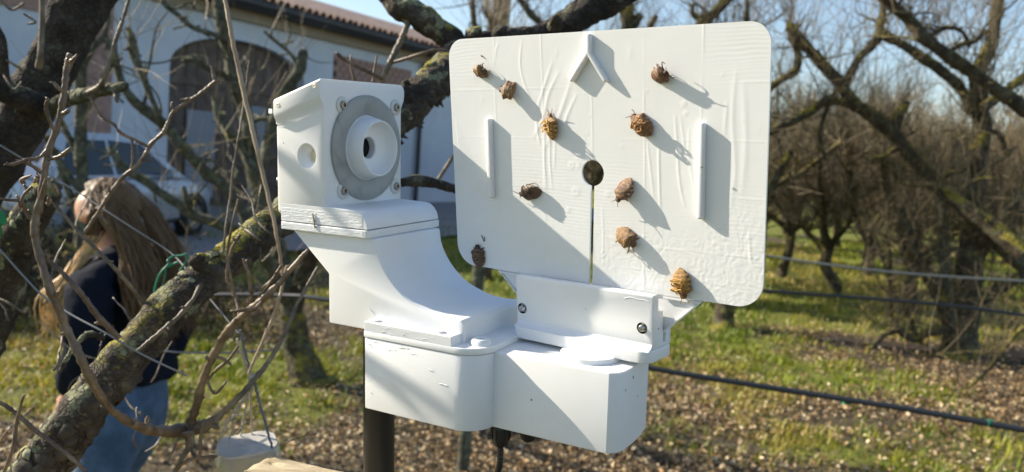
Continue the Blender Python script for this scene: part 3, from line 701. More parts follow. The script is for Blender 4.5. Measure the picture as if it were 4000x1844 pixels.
# --- clamp that holds the panel on the turntable
Pv = lambda a, d, c: Vector(PLm(a, d, c))
CW0, CW1 = -44.8, 46.4
q = [(-13,-29.4),(-13,.6),(-12.2,1.4),(-6.8,1.4),(-6,.6),(-6,-8.4),(-.3,-8.8),(-.3,-27.0),(3.2,-27.2),(3.2,-12),(9.0,-12),(9.0,-29.4)]
clamp = link('panel_clamp', bm_mesh(prism(q, lambda a, b2, d: Pv(d, a, b2), CW0, CW1, .6, 2, 35), 'panel_clamp', 28), [Wh], dev)
qb = rrect(CW0 - .3, CW1 + .3, -18.8, 9.2, [7.0, 3, 3, 5.5], 8)
link('clamp_base', bm_mesh(prism(qb, lambda a, b2, d: Pv(a, b2, d), -36.5, -29.3, .9, 3, 35), 'clamp_base', 28), [Wh], clamp)
link('clamp_fillet', bm_mesh(prism([(-17.6,-29.6),(-16.6,-29.1),(-14.4,-28.1),(-13.4,-27.0),(-12.8,-25.6),(-12.5,-29.6)], lambda a, b2, d: Pv(d, a, b2), CW0 + .5, CW1 - .5, 0), 'clamp_fillet', 60), [Wh], clamp)
cs = []
BOLTS = ((-40.7, -19.0), (39.9, -17.6))
for w0, z0 in BOLTS:
    cs.append(link('cutter', bm_mesh(lathe([(-2, 0), (-2, 3.2), (4.2, 3.2), (4.2, 0)], lambda x, y, z, w0=w0, z0=z0: Pv(w0 + y, -13 + x, z0 + z), 24), 'cutter')))
cut(clamp, cs)
for w0, z0 in BOLTS:
    bx = lambda x, y, z, w0=w0, z0=z0: Pv(w0 + y, -13 + x, z0 + z)
    link('bolt_hole', bm_mesh(lathe([(4.1, 3.3), (-.02, 3.22), (-.02, 3.19), (3.9, 3.15), (4.0, 0)], bx, 24), 'bolt_hole'), [M['hole']], clamp)
    pr = [(4, 1.7)]
    for k in range(9): pr += [(3 - k*.55, 1.72), (3 - k*.55 - .27, 1.5)]
    pr += [(-2.1, 1.35), (-2.2, 0)]
    link('bolt', bm_mesh(lathe(pr, bx, 20), 'bolt', 60), [M['steel']], clamp)
    link('nut', bm_mesh(lathe([(4.0, 2.9), (1.6, 2.9), (1.3, 2.6), (1.3, 1.6)], bx, 6), 'nut', 20), [M['steel']], clamp)
b = MB(); b.tube(catmull([PLm(a, -13.05, c) for a, c in ((29, -2.6), (32, -1.4), (35, -1.3), (38, -1.7), (41, -1.5), (44, -2.2))], 6), .00022, 5); b.build('print_string', Wh, clamp)

# ------------------------------------------------------------------ stink bugs stuck on the panel
def vcol(name, rough=.5, **kw):
    m = mat(name, (.5,.5,.5), rough, **kw); t = NT(m); a = t.n('ShaderNodeAttribute'); a.attribute_name = 'tint'
    v = t.coord(); n = t.noise(v, 900, 4, .7)
    t.base(t.mix(1.0, a.outputs['Color'], t.ramp(n, [(.3, (.32,.28,.24)), (.52, (1,1,1)), (.72, (1.55,1.45,1.25))]), 'MULTIPLY')); t.bump(n, .6, .0004); return m
M['bug'] = vcol('bug shell', .42); M['bugleg'] = vcol('bug leg', .5)
WT = np.interp
tk = [0,.02,.06,.12,.155,.18,.25,.30,.36,.46,.56,.66,.76,.86,.94,1]
wk = [k_*.74 for k_ in [.02,.12,.165,.165,.18,.27,.42,.52,.45,.435,.465,.455,.41,.31,.18,.02]]
hk = [k_*.92 for k_ in [.01,.05,.075,.10,.12,.15,.19,.215,.235,.215,.20,.165,.125,.085,.05,.01]]
vk = [k_*.9 for k_ in [.01,.03,.05,.07,.09,.11,.15,.18,.195,.20,.195,.18,.15,.11,.07,.01]]
def bug_mesh(seed, pal, half=False):
    """shield bug 1 unit long, head at +y, back towards +z"""
    r = np.random.default_rng(seed); T = np.linspace(0, .62 if half else 1, 40); NP = 28; v = []; c = []
    dk, md, lt = [np.array(x) for x in pal]
    for t_ in T:
        w = WT(t_, tk, wk); hd = WT(t_, tk, hk); hv = WT(t_, tk, vk)
        if half: hd *= .9; hv *= .25
        for k in range(NP):
            a = 2*math.pi*k/NP; cx, sz = math.cos(a), math.sin(a)
            x = w*.93*np.sign(cx)*abs(cx)**.75
            z = (hd if sz > 0 else hv)*np.sign(sz)*abs(sz)**1.15
            if sz > 0: z += .018*math.exp(-((abs(x) - (.16 - .20*max(0, t_ - .33)))/.02)**2)*(1 if .33 < t_ < .75 else 0)*-1
            if sz > 0 and .33 < t_ < .72 and abs(x) < .17 - .42*(t_ - .33): z += .026
            if sz < 0 and t_ > .4: z -= .006*math.sin(t_*44)
            nse = r.uniform(-.011, .011); v.append((x + nse, .5 - t_, z + nse))
            col = md*(1 + r.uniform(-.45, .45)); fl = r.random(); col = dk if fl < .12 else (lt*.9 if fl > .90 else col)
            if sz > .1 and t_ > .7: col = col*.7 + lt*.2
            if sz < 0: col = (md*.55 + lt*.45)*(.85 + r.uniform(-.2, .25) + .10*math.sin(t_*44))
            if sz < 0 and abs(x) < .06: col = col*.7
            if abs(cx) > .93 and t_ > .4: col = lt*1.1 if math.sin(t_*42) > 0 else dk
            if t_ < .18: col = dk*.9 + md*.3
            c.append((*np.clip(col, 0, 1), 1))
    n = len(T); f = [(i*NP + j, i*NP + (j+1) % NP, (i+1)*NP + (j+1) % NP, (i+1)*NP + j) for i in range(n-1) for j in range(NP)]
    f += [tuple(range(NP-1, -1, -1)), tuple((n-1)*NP + j for j in range(NP))]
    b = MB(); b.v.append(np.array(v)); b.f = f; b.n = len(v); b.c.append(np.array(c)); return b
GOLD = [(.10,.045,.010), (.27,.13,.024), (.50,.29,.065)]; BRN = [(.05,.024,.010), (.20,.10,.034), (.52,.32,.12)]
DRK = [(.022,.012,.008), (.085,.044,.026), (.34,.20,.10)]; PUR = [(.05,.023,.012), (.17,.080,.038), (.48,.29,.12)]; PALE = [(.075,.036,.012), (.23,.115,.036), (.52,.32,.10)]
BX = np.array(PLm(1, 0, 0) - PLm(0, 0, 0)); BX /= np.linalg.norm(BX); BZ = np.array(PLm(0, 0, 1) - PLm(0, 0, 0)); BZ /= np.linalg.norm(BZ); BN = np.cross(BX, BZ)
def bug(label, w, z, L, head, tilt=0, roll=0, up=True, pal=BRN, lift=2.2, seed=0, legs='spread', half=False, ants=2):
    """head: degrees of the head direction on the panel (0 = right, 90 = up); tilt lifts the head, roll leans it sideways"""
    base = Matrix((Vector(DWR @ BX), Vector(DWR @ BZ), Vector(DWR @ BN))).transposed().to_4x4()
    base.translation = Vector(DWR @ (PLm(w, -.1, z) + FOOT) + DWT)
    m4 = base @ Matrix.Rotation(math.radians(head - 90), 4, 'Z') @ Matrix.Translation((0, 0, lift*.00072)) @ Matrix.Rotation(math.radians(tilt), 4, 'X') @ Matrix.Rotation(math.radians(roll + (0 if up else 180)), 4, 'Y') @ Matrix.Scale(L*.00110, 4)
    o = empty('stink_bug', None, label, 'bug', 'dead shield bugs stuck on the white panel', mat=m4)
    bug_mesh(seed, pal, half).build('body', M['bug'], o, 60, color=True)
    r = np.random.default_rng(seed + 50); lc = (*np.array(pal[2])*(1.25 if not up else .55), 1)
    if half:
        b = MB(); b.tube(catmull([(.18, -.10, -.05), (.30, -.22, -.06), (.22, -.30, -.03)], 5), .022, 6, col=lc); b.build('leg', M['bugleg'], o, color=True); return o
    for i, (ya, yb) in enumerate(((.25, .42), (.10, .02), (-.04, -.34))):
        for s_ in (-1, 1):
            if legs == 'spread': q = [(s_*.11, ya, -.10), (s_*.27, (ya + yb)/2, -.10 + r.uniform(-.04, .05)), (s_*(.34 + r.uniform(-.05, .08)), (ya + yb)/2 + (yb - ya)*.2, -.16), (s_*(.33 + r.uniform(-.10, .06)), (ya + yb)/2 + (yb - ya)*.3 - .05, -.24)]
            elif legs == 'folded': q = [(s_*.10, ya, -.19), (s_*(.23 + r.uniform(-.05, .04)), ya - .10, -.25 - r.uniform(0, .05)), (s_*.10*r.uniform(-.5, 1.2), ya - .06 + r.uniform(-.14, .02), -.29 - r.uniform(0, .06)), (s_*.02, ya + r.uniform(-.02, .14), -.24)]
            else: q = [(s_*.11, ya, -.10), (s_*.22, ya + .02, -.20), (s_*.17, yb*.7, -.28)]
            b = MB(); pp = catmull(q, 4); b.tube(pp, np.linspace(.030, .012, len(pp)), 6, col=lc); b.build('leg', M['bugleg'], o, color=True)
    for s_ in ((-1, 1) if ants == 2 else (1,))[:ants]:
        b = MB(); pp = catmull([(s_*.06, .44, .02), (s_*.12, .53, .04), (s_*(.17 + r.uniform(-.06, .06)), .62 + r.uniform(-.05, .05), .02)], 4); b.tube(pp, np.linspace(.016, .010, len(pp)), 5, col=(*np.array(pal[1]), 1)); b.build('antenna', M['bugleg'], o, color=True)
    for s_ in (-1, 1):
        b = MB(); b.tube([(s_*.095, .385, .035), (s_*.115, .382, .04)], [.022, .012], 6, col=(.01,.008,.008,1)); b.build('eye', M['bugleg'], o, color=True)
    return o
bug('brown bug with spiked shoulders near upper left corner, pale bent legs showing', -74.5, 122.0, 12.5, 8, 20, 42, True, BRN, 3.4, 1, 'curl', ants=1)
bug('brown hollow bug shell without legs showing, just right of the upper left bug', -52.2, 110.5, 15.5, 172, 4, 26, True, BRN, 2.6, 2, half=True)
bug('golden belly-up bug lying upright with thin V-folded legs, left of the keyhole', -24.4, 90.0, 14.5, 96, 3, -24, False, GOLD, 2.4, 3, 'folded')
bug('bronze belly-up bug with a knot of legs, head to upper left, right of centre', 33.6, 92.0, 14.5, 138, 0, 8, False, [(.07,.03,.012),(.17,.075,.025),(.40,.20,.06)], 2.6, 4, 'folded')
bug('red brown bug raised on its tail with antennae sticking up, upper right', 44.8, 117.4, 12.5, 14, 26, 30, True, [(.045,.02,.009),(.16,.075,.030),(.40,.23,.09)], 3.8, 5, 'spread')
bug('dark bug with pale edges lying on its side, head left, below the left shadow band', -40.0, 51.0, 14.5, 192, 4, -38, True, DRK, 3.0, 6, 'curl')
bug('brown bug with a striped edge, head down left, just right of the slot', 23.5, 56.6, 14.0, 242, 14, 22, True, PUR, 3.8, 7, 'curl')
bug('mottled brown bug with striped edge, head pointing lower right below the slotted hole', 24.6, 30.2, 14.0, -34, 8, -22, True, PALE, 3.2, 8, 'spread', ants=1)
bug('golden belly-up bug at the lower right, head pointing down above the clamp', 57.8, 8.4, 15.5, 279, 4, 14, False, GOLD, 2.4, 9, 'folded')
bug('dark bug in shade at the lower left rim of the panel, head up', -83.0, 7.0, 14.0, 95, 0, 4, True, DRK, 1.7, 10, 'spread', ants=0)
def pin(pts, r, name, label, cat, col, n=6):
    b = MB(); pp = catmull([DWR @ (PLm(a, -d, c) + FOOT) + DWT for a, d, c in pts], 4); b.tube(pp, np.array(r)*.001 if np.ndim(r) == 0 else np.interp(np.linspace(0, 1, len(pp)), np.linspace(0, 1, len(r)), r)*.001, n, col=col)
    return props(b.build(name, M['bugleg'], color=True), label, cat)
pin([(-80.5, .3, 19.8), (-80.2, .5, 20.4), (-78.6, .6, 16.9), (-78.0, .4, 19.9)], .22, 'insect_fragment', 'loose bent bug leg above the shaded dark bug', 'insect fragment', (.03,.018,.012,1))
pin([(-75.6, .4, 131.4), (-74.6, .5, 131.1), (-73.8, .4, 130.9)], [.2, .45, .2], 'insect_fragment', 'tiny dark insect fragment above the upper left bug', 'insect fragment', (.03,.015,.012,1))
pin([(68.6, 4.4, 70.6), (69.2, 4.5, 70.9), (69.6, 4.4, 71.2)], .25, 'dark_speck', 'tiny dark speck on the right fin', 'speck', (.04,.03,.03,1))
b = MB(); b.tube([DWR @ (Dn(*q) + FOOT) + DWT for q in ((-126.6, -.8, 169.3), (-125.6, -.75, 165), (-124.6, -1.0, 160.2))], [.0004, .0006, .0005], 6)
props(b.build('bark_splinter', M['cane']), 'thin brown bark splinter stuck across the seam below the camera housing', 'splinter')

# ------------------------------------------------------------------ trees: hand placed limbs
def path(pts, n=6):
    """pts: (u, v, width in view px, depth m) -> world points and radii"""
    q = np.array([[*P(u, v, d), w*.5*V2*d/FPX] for u, v, w, d in pts]); c = catmull(q, n); return c[:, :3], np.maximum(c[:, 3], .0006)
def dispf(sc, amp, ridged=True):
    def f(p):
        a = fbm(p*sc, 3); k = (1 - 2*np.abs(fbm(p*sc*2.3 + 9, 2))) if ridged else fbm(p*sc*2.3, 2)
        return amp*(a*.9 + k*.55)
    return f
def limb(name, pts, mat_, tree, sides=12, n=6, sc=30, amp=.12, label=None, extra=None):
    c, r = path(pts, n) if extra is None else extra
    b = MB(); b.tube(c, r, sides, disp=dispf(sc, amp) if amp else None)
    o = b.build(name, mat_, tree, 70, keep=True)
    if label: o['label'] = label
    return o, c, r
def twig_path(c0, jit, rr):
    c = np.array(c0, float); d = rng.normal(size=c.shape)*jit; d[0] = 0; return c + d*rr[:, None]
def nodes(b, c, r, every=.03, sz=1.6, col=None):
    """buds and leaf scars along a shoot"""
    L = np.concatenate([[0], np.cumsum(np.linalg.norm(np.diff(c, axis=0), axis=1))]); s_ = every*.6; k = 0
    while s_ < L[-1]:
        p = np.array([np.interp(s_, L, c[:, i]) for i in range(3)]); i = min(np.searchsorted(L, s_), len(c) - 2); t_ = c[i+1] - c[i]; t_ /= np.linalg.norm(t_) + 1e-9
        q = rng.normal(size=3); q -= t_*(q @ t_); q /= np.linalg.norm(q); rr = np.interp(s_, L, r); h = rr*sz*rng.uniform(.9, 1.6)
        e = p + q*(rr*.6 + h) + t_*h*.8
        b.tube([p + q*rr*.3, p + q*(rr*.8) + t_*h*.2, p + q*(rr*.7 + h*.5) + t_*h*.5, e], [rr*.7, h*.38, h*.42, h*.10], 6)
        s_ += every*rng.uniform(.6, 1.5); k += 1

near = empty('pear_tree', P(-280, 2780, 1.4), 'nearest old pear tree, thick lichened limb rising left to right behind the white device', 'tree')
near['group'] = 'old pear trees around the device'
limb('trunk', [(-280,2790,300,1.40),(-272,2500,255,1.32),(-255,2200,225,1.22),(-225,1800,190,1.05),(-150,1480,150,.86),(-60,1340,132,.74)], M['bark'], near, 28, 8, 22, .16)
LA = [(-60,1340,132,.74),(10,1275,128,.71),(80,1200,122,.70),(150,1115,118,.70),(240,1000,112,.71),(330,890,104,.73),(420,785,96,.75),(510,700,92,.78),(590,640,86,.80),(690,560,80,.83),(790,475,78,.86),(880,395,80,.89),(960,325,82,.92),(1050,245,86,.95),(1120,180,84,.98),(1165,128,72,1.0)]
_, cA, rA = limb('limb', LA, M['bark'], near, 44, 22, 26, .17, 'thick mossy limb crossing behind the device')
limb('limb', [(1165,135,66,1.0),(1135,100,62,1.0),(1100,72,60,1.0),(1065,45,62,1.0),(1035,28,64,1.0),(1005,18,66,1.0),(975,-4,40,1.0),(945,-30,34,1.0)], M['bark'], near, 32, 12, 30, .18)
limb('limb', [(1150,140,60,1.0),(1200,108,46,1.01),(1250,97,42,1.02),(1300,92,44,1.03),(1350,86,50,1.04),(1400,70,60,1.05),(1450,44,72,1.05),(1500,18,78,1.05),(1545,-8,76,1.05),(1620,-60,70,1.06)], M['bark_dark'], near, 32, 14, 30, .16)
limb('spur', [(1395,70,34,1.02),(1398,52,34,1.01),(1392,44,26,1.01)], M['bark'], near, 16, 5, 40, .2)
limb('spur', [(1180,100,30,.99),(1195,84,34,.98),(1212,82,26,.98)], M['bark'], near, 16, 5, 40, .25)
limb('spur', [(1245,98,30,1.0),(1262,84,36,1.0),(1276,84,24,1.0)], M['bark_dark'], near, 16, 5, 40, .25)
limb('spur', [(1035,255,40,.93),(1022,232,32,.92),(1018,215,26,.92),(1030,205,18,.92)], M['bark_dark'], near, 16, 5, 40, .3)
limb('spur', [(1010,460,22,.90),(1050,455,30,.93),(1100,462,26,.95),(1150,478,24,.98),(1240,500,22,1.0)], M['bark_dark'], near, 14, 6, 40, .2)
limb('spur', [(1090,470,10,.96),(1110,440,10,.97),(1140,395,11,1.0),(1175,352,9,1.02)], M['twig_grey'], near, 8, 6, 60, .1)
limb('spur', [(510,668,30,.765),(495,660,36,.755),(505,648,28,.75),(522,650,18,.75)], M['bark'], near, 14, 5, 60, .35)
_, cS, rS = limb('limb', [(-120,1000,105,.92),(-60,880,102,.91),(-5,760,98,.90),(35,650,90,.88),(72,560,82,.86),(105,498,74,.85),(128,474,56,.85),(136,466,30,.85)], M['bark'], near, 30, 12, 26, .2, 'short thick sawn-off limb with knobbly spurs')
# bark flakes and lichen crusts standing off the limb
def crust(name, mat_, c, r, n, size, sel, off=.98):
    b = MB(); t_ = np.gradient(c, axis=0); t_ /= np.linalg.norm(t_, axis=1)[:, None]
    for _ in range(n):
        i = rng.integers(2, len(c) - 2); q = rng.normal(size=3); q -= t_[i]*(q @ t_[i]); q /= np.linalg.norm(q)
        if not sel(q, i): continue
        p = c[i] + q*r[i]*off*(1 + .05*rng.normal()); s_ = size*rng.uniform(.5, 1.5); k = 7
        e1 = t_[i]; e2 = np.cross(q, e1); tl = rng.uniform(-.35, .35)
        ring = [p + (e1*math.cos(a)*rng.uniform(.7, 1.25) + e2*math.sin(a)*rng.uniform(.7, 1.25))*s_ + q*s_*(tl*math.cos(a) - .25) for a in np.linspace(0, 2*math.pi, k, endpoint=False)]
        mid = [p + (x - p)*.55 + q*s_*.38*rng.uniform(.5, 1.3) for x in ring]
        b.add(ring + mid + [p + q*s_*.30], [(j, (j+1) % k, k + (j+1) % k, k + j) for j in range(k)] + [(k + j, k + (j+1) % k, 2*k) for j in range(k)])
    o = b.build(name, mat_, near, 70, keep=True); o['kind'] = 'stuff'
crust('lichen', M['lichen'], cA, rA, 620, .0045, lambda q, i: q @ SUN > -.1 and rng.random() < .85)
crust('lichen', M['lichen'], cS, rS, 120, .005, lambda q, i: q @ SUN > -.2)
crust('bark_flakes', M['flake'], cA, rA, 700, .0065, lambda q, i: q[2] < .25)
# ragged bark hanging under the limb beside the panel
b = MB()
for k in range(70):
    i = rng.integers(int(len(cA)*.78), int(len(cA)*.97)); p = cA[i] + np.array([.35, 0, -.8])*rA[i]*rng.uniform(.7, 1.05) + rng.normal(size=3)*.003
    d = np.array([rng.uniform(.1, 1.0), rng.uniform(-.3, .3), rng.uniform(-1.1, -.2)]); d /= np.linalg.norm(d); l = rng.uniform(.004, .013)
    b.tube([p, p + d*l*.6 + rng.normal(size=3)*.001, p + d*l], [.0035*rng.uniform(.6, 1.4), .0026, .0007], 5)
b.build('bark_flakes', M['flake'], near, 40, keep=True)['kind'] = 'stuff'

# shoots that leave the limb, each one a part
def shoot(pts, mat_='shoot', sides=10, n=8, bud=True, ev=.03, sz=1.4, amp=.06, tree=None, name='twig', jit=.07):
    c, r = path([(p[0], p[1], p[2]*.70, p[3]) for p in pts], n); c = twig_path(c, jit, r); r = r*(1 + .10*rng.normal(size=len(r)))
    b = MB(); b.tube(c, r, sides, disp=dispf(90, amp))
    if bud: nodes(b, c, r, ev, sz)
    return b.build(name, M[mat_], tree or near, 60, keep=True)
shoot([(470,1082,52,.73),(400,1085,42,.70),(340,1068,34,.66),(285,1035,30,.63),(240,975,30,.61),(205,905,30,.60),(165,820,29,.60),(130,735,29,.59),(106,665,28,.59),(90,605,27,.59),(88,560,27,.59),(101,505,25,.59),(110,445,24,.59),(120,385,23,.59),(145,315,22,.59),(160,245,22,.59),(166,190,22,.59),(175,150,26,.59),(178,138,24,.59)], 'shoot', 14, 8, True, .045, 1.0)
for pts in ([(178,155,14,.585),(186,148,14,.58),(194,138,9,.58)], [(160,232,12,.585),(148,222,14,.58),(136,208,12,.58)], [(158,285,12,.585),(168,282,15,.58),(175,276,10,.58)],
            [(138,330,13,.585),(124,300,13,.58),(116,270,15,.578),(120,250,12,.575),(113,244,5,.575)], [(122,372,12,.59),(100,395,12,.585),(66,402,12,.58),(38,412,14,.575),(10,414,5,.57)],
            [(108,438,13,.59),(85,420,13,.585),(60,408,12,.58),(38,404,9,.578)], [(120,402,13,.59),(142,396,13,.585),(160,388,15,.582),(176,372,7,.58)], [(95,520,13,.59),(110,470,11,.585),(118,448,10,.58),(128,470,9,.58)],
            [(92,560,12,.59),(72,545,13,.59),(60,520,14,.585),(45,505,12,.58),(10,502,10,.575),(-20,492,9,.57)], [(60,520,10,.585),(50,515,12,.58),(62,487,9,.58),(80,470,10,.58)]):
    shoot(pts, 'twig', 9, 6, True, .018, 1.2, .12)
for k in range(9):                                        # cluster of fruit spurs by the shoot
    u, v = rng.uniform(30, 150), rng.uniform(455, 520); shoot([(u, v, 13, .60), (u + rng.uniform(-14, 14), v - 10, 17, .595), (u + rng.uniform(-18, 18), v - 22, 6, .59)], 'bud', 8, 4, False)
shoot([(470,1080,52,.73),(520,1068,42,.72),(560,1040,26,.72),(600,1000,22,.72),(640,955,20,.73),(672,915,17,.74),(700,870,16,.75),(728,812,15,.76),(745,770,13,.77),(775,715,12,.78),(800,672,10,.79)], 'twig_grey', 10, 8, True, .05, .9)
shoot([(480,1062,34,.72),(498,1010,30,.71),(512,950,28,.70),(545,880,28,.69),(575,830,27,.68),(620,786,27,.67),(662,752,26,.66),(700,715,22,.66),(730,680,20,.66),(765,640,16,.66),(775,628,10,.66)], 'shoot', 12, 8, True, .05, .9)
shoot([(472,1086,44,.71),(478,1110,34,.71),(476,1130,30,.71)], 'twig_grey', 12, 5, False, amp=.15)
shoot([(475,1125,24,.71),(455,1160,18,.71),(435,1200,16,.71),(425,1240,15,.71)], 'twig_grey', 9, 6, True, .03, 1.0)
for pts in ([(640,770,14,.67),(632,735,12,.665),(625,690,12,.66),(612,650,12,.66)], [(642,768,12,.67),(660,740,11,.665),(685,705,12,.66),(708,668,13,.66)], [(575,850,13,.69),(600,800,10,.70),(590,740,11,.71),(570,700,12,.71),(582,630,11,.71),(604,590,11,.71)],
            [(535,895,14,.69),(565,905,12,.69),(582,918,9,.69)], [(515,965,13,.70),(545,930,11,.70),(575,905,11,.70),(600,870,10,.70)], [(520,955,10,.70),(540,990,9,.70),(570,960,8,.70)],
            [(662,755,12,.66),(640,775,13,.655),(598,782,13,.65),(580,783,7,.65)], [(445,1180,15,.71),(470,1160,14,.70),(520,1150,12,.70),(545,1148,10,.70)], [(470,1120,12,.71),(500,1150,13,.70),(506,1090,11,.70),(512,1060,8,.70)],
            [(590,745,9,.70),(580,690,9,.69),(572,640,10,.69),(585,560,9,.68),(600,500,8,.68)]):
    shoot(pts, 'twig', 8, 6, True, .02, 1.3)
shoot([(510,702,20,.77),(490,745,14,.74),(455,790,17,.73),(410,830,17,.72),(372,862,16,.715),(345,884,12,.71)], 'twig_grey', 9, 6, True, .03, 1.0)
shoot([(345,880,16,.72),(310,905,15,.71),(295,925,10,.71)], 'twig_grey', 8, 5, False)
shoot([(260,850,26,.69),(225,840,22,.68),(190,868,20,.67),(166,905,16,.66),(150,935,12,.66)], 'bark', 12, 6, False, amp=.3)
shoot([(300,850,20,.66),(250,800,22,.65),(205,740,20,.64),(160,690,18,.64),(125,655,14,.64)], 'twig', 10, 8, True, .03, 1.0)
shoot([(130,508,9,.72),(165,545,11,.72),(195,582,11,.72),(235,620,12,.72),(275,660,13,.72),(320,710,14,.73),(350,750,14,.74),(366,785,15,.75),(362,820,16,.76)], 'twig_grey', 9, 8, True, .05, 1.0)
shoot([(216,582,12,.78),(243,540,12,.78),(272,495,13,.78),(303,453,13,.78),(345,415,14,.78),(368,386,15,.78),(376,368,16,.78),(395,348,13,.78),(412,332,15,.78),(424,305,12,.78),(436,281,13,.78),(462,262,12,.78),(490,245,12,.78),(516,226,13,.78),(539,208,16,.78),(552,200,8,.78)], 'shoot', 10, 8, True, .035, 1.3)
for pts in ([(374,370,12,.78),(340,352,11,.77),(305,335,11,.76),(285,312,10,.76),(258,295,10,.76),(240,268,9,.76),(226,243,7,.76)], [(540,207,12,.78),(536,185,10,.78),(531,165,6,.78)], [(437,282,10,.78),(432,262,10,.78),(438,255,5,.78)], [(488,246,9,.78),(470,250,11,.78),(452,252,8,.78)], [(330,428,9,.78),(334,395,8,.78),(332,350,8,.78)], [(365,405,9,.78),(378,402,10,.78),(380,392,8,.78)], [(243,538,12,.78),(262,552,10,.78),(270,565,6,.78)]):
    shoot(pts, 'twig', 8, 6, True, .02, 1.3)
shoot([(1030,44,24,1.0),(1018,80,22,.99),(1000,118,22,.99),(985,150,22,.98),(968,185,20,.98),(960,215,20,.98),(950,260,18,.98)], 'twig_grey', 12, 8, True, .06, .8)
for pts in ([(964,200,16,.98),(935,185,14,.96),(900,168,13,.95),(870,152,12,.94),(852,138,14,.93),(842,132,6,.93)], [(985,158,14,.98),(1020,148,12,.97),(1060,135,12,.96),(1095,126,12,.96),(1125,128,10,.96)], [(938,205,8,.98),(942,175,8,.98),(948,140,7,.98)], [(893,205,10,.97),(882,165,9,.97),(884,138,6,.97)]):
    shoot(pts, 'twig', 8, 6, True, .04, 1.0)
shoot([(0,1012,14,.62),(40,1040,16,.62),(80,1075,16,.62),(125,1110,16,.62),(165,1140,15,.62),(215,1185,14,.62)], 'twig', 9, 6, True, .03, 1.2)
shoot([(10,1188,15,.60),(35,1120,14,.60),(42,1060,12,.60),(58,1000,9,.60),(64,995,5,.60)], 'twig', 8, 6, True, .03, 1.0)

for k in range(26):
    u, v, d = rng.uniform(-20, 720), rng.uniform(560, 1180), rng.uniform(.68, 1.25); a = rng.uniform(-2.6, -.4); L_ = rng.uniform(60, 210)
    if 180 < u < 420 and v < 800 and k % 2: continue
    q = [(u, v, 9*.75/d, d)]
    for i in range(4): a += rng.normal()*.28; u += math.cos(a)*L_/4; v += math.sin(a)*L_/4; q.append((u, v, (8.5 - 1.2*i)*.75/d, d + .01*i))
    shoot(q, ('twig', 'twig_grey', 'shoot')[k % 3], 6, 4, True, .03, 1.5)
# second near tree, upper left
tb = empty('pear_tree', P(-400, 2400, 1.74), 'dark thick-limbed pear tree leaning in at the upper left corner', 'tree', 'old pear trees around the device')
limb('limb', [(-400,2400,250,1.74),(-385,2150,230,1.70),(-340,1500,195,1.52),(-270,950,178,1.32),(-170,670,145,1.22),(-60,480,132,1.17),(25,345,122,1.15),(75,255,120,1.15),(118,180,118,1.15),(160,95,124,1.15),(205,5,132,1.15),(260,-90,134,1.15),(330,-200,130,1.15)], M['bark_dark'], tb, 44, 18, 16, .15)
limb('limb', [(95,262,66,1.12),(60,250,60,1.10),(20,235,58,1.08),(-10,215,60,1.07),(-60,190,60,1.06)], M['bark_dark'], tb, 24, 8, 26, .16)
limb('limb', [(20,236,26,1.08),(12,190,24,1.07),(8,140,22,1.06),(2,100,24,1.06),(-20,60,22,1.06)], M['bark_dark'], tb, 16, 7, 30, .14)
limb('twig', [(98,170,18,1.08),(102,140,15,1.07),(104,100,14,1.07),(106,50,13,1.07),(105,-20,11,1.07)], M['twig_grey'], tb, 10, 6, 60, .06)
limb('limb', [(90,290,40,1.16),(130,268,40,1.12),(170,250,38,1.10),(215,238,34,1.08),(260,228,30,1.07),(308,217,26,1.06),(322,214,14,1.06)], M['bark_green'], tb, 18, 8, 34, .14)
shoot([(222,235,22,1.07),(252,215,17,1.06),(268,180,16,1.05),(280,140,16,1.05),(292,100,15,1.05),(306,60,14,1.05),(318,20,13,1.05),(330,-20,12,1.05)], 'twig_grey', 10, 8, True, .06, 1.0, tree=tb)
for pts in ([(0,0,9,1.02),(30,25,8,1.02),(60,8,8,1.02)], [(70,60,8,1.04),(90,55,9,1.04),(60,35,8,1.04)], [(14,150,10,1.06),(40,165,9,1.05),(60,180,8,1.05)], [(10,190,9,1.06),(35,225,8,1.05),(55,205,7,1.05)], [(285,225,14,1.06),(292,245,16,1.05),(294,258,14,1.05)]):
    shoot(pts, 'twig_grey', 7, 5, True, .03, 1.2, tree=tb)
# off-frame end of the same tree's crown, whose twigs throw the soft bands on the device
def along_sun(dev_mm, dist): return DWR @ (np.array(dev_mm)*.001) + DWT + SUN*dist
for a, c, r in (((-100, -7, 92), (-5, -7, 58), .0031), ((-158, 0, 203), (-108, 0, 168), .0026)):
    p0, p1 = along_sun(a, .55), along_sun(c, .55); d = p1 - p0
    limb('twig', None, M['twig_grey'], tb, 9, 1, 60, .05, extra=(catmull([p0 - d*1.6 + np.array([-.3, .3, .1]), p0 - d*.4, p0, p1, p1 + d*.08, p1 + d*.16 + np.array([-.004, .004, .01])], 6), np.linspace(r*1.3, r*.7, 31)))

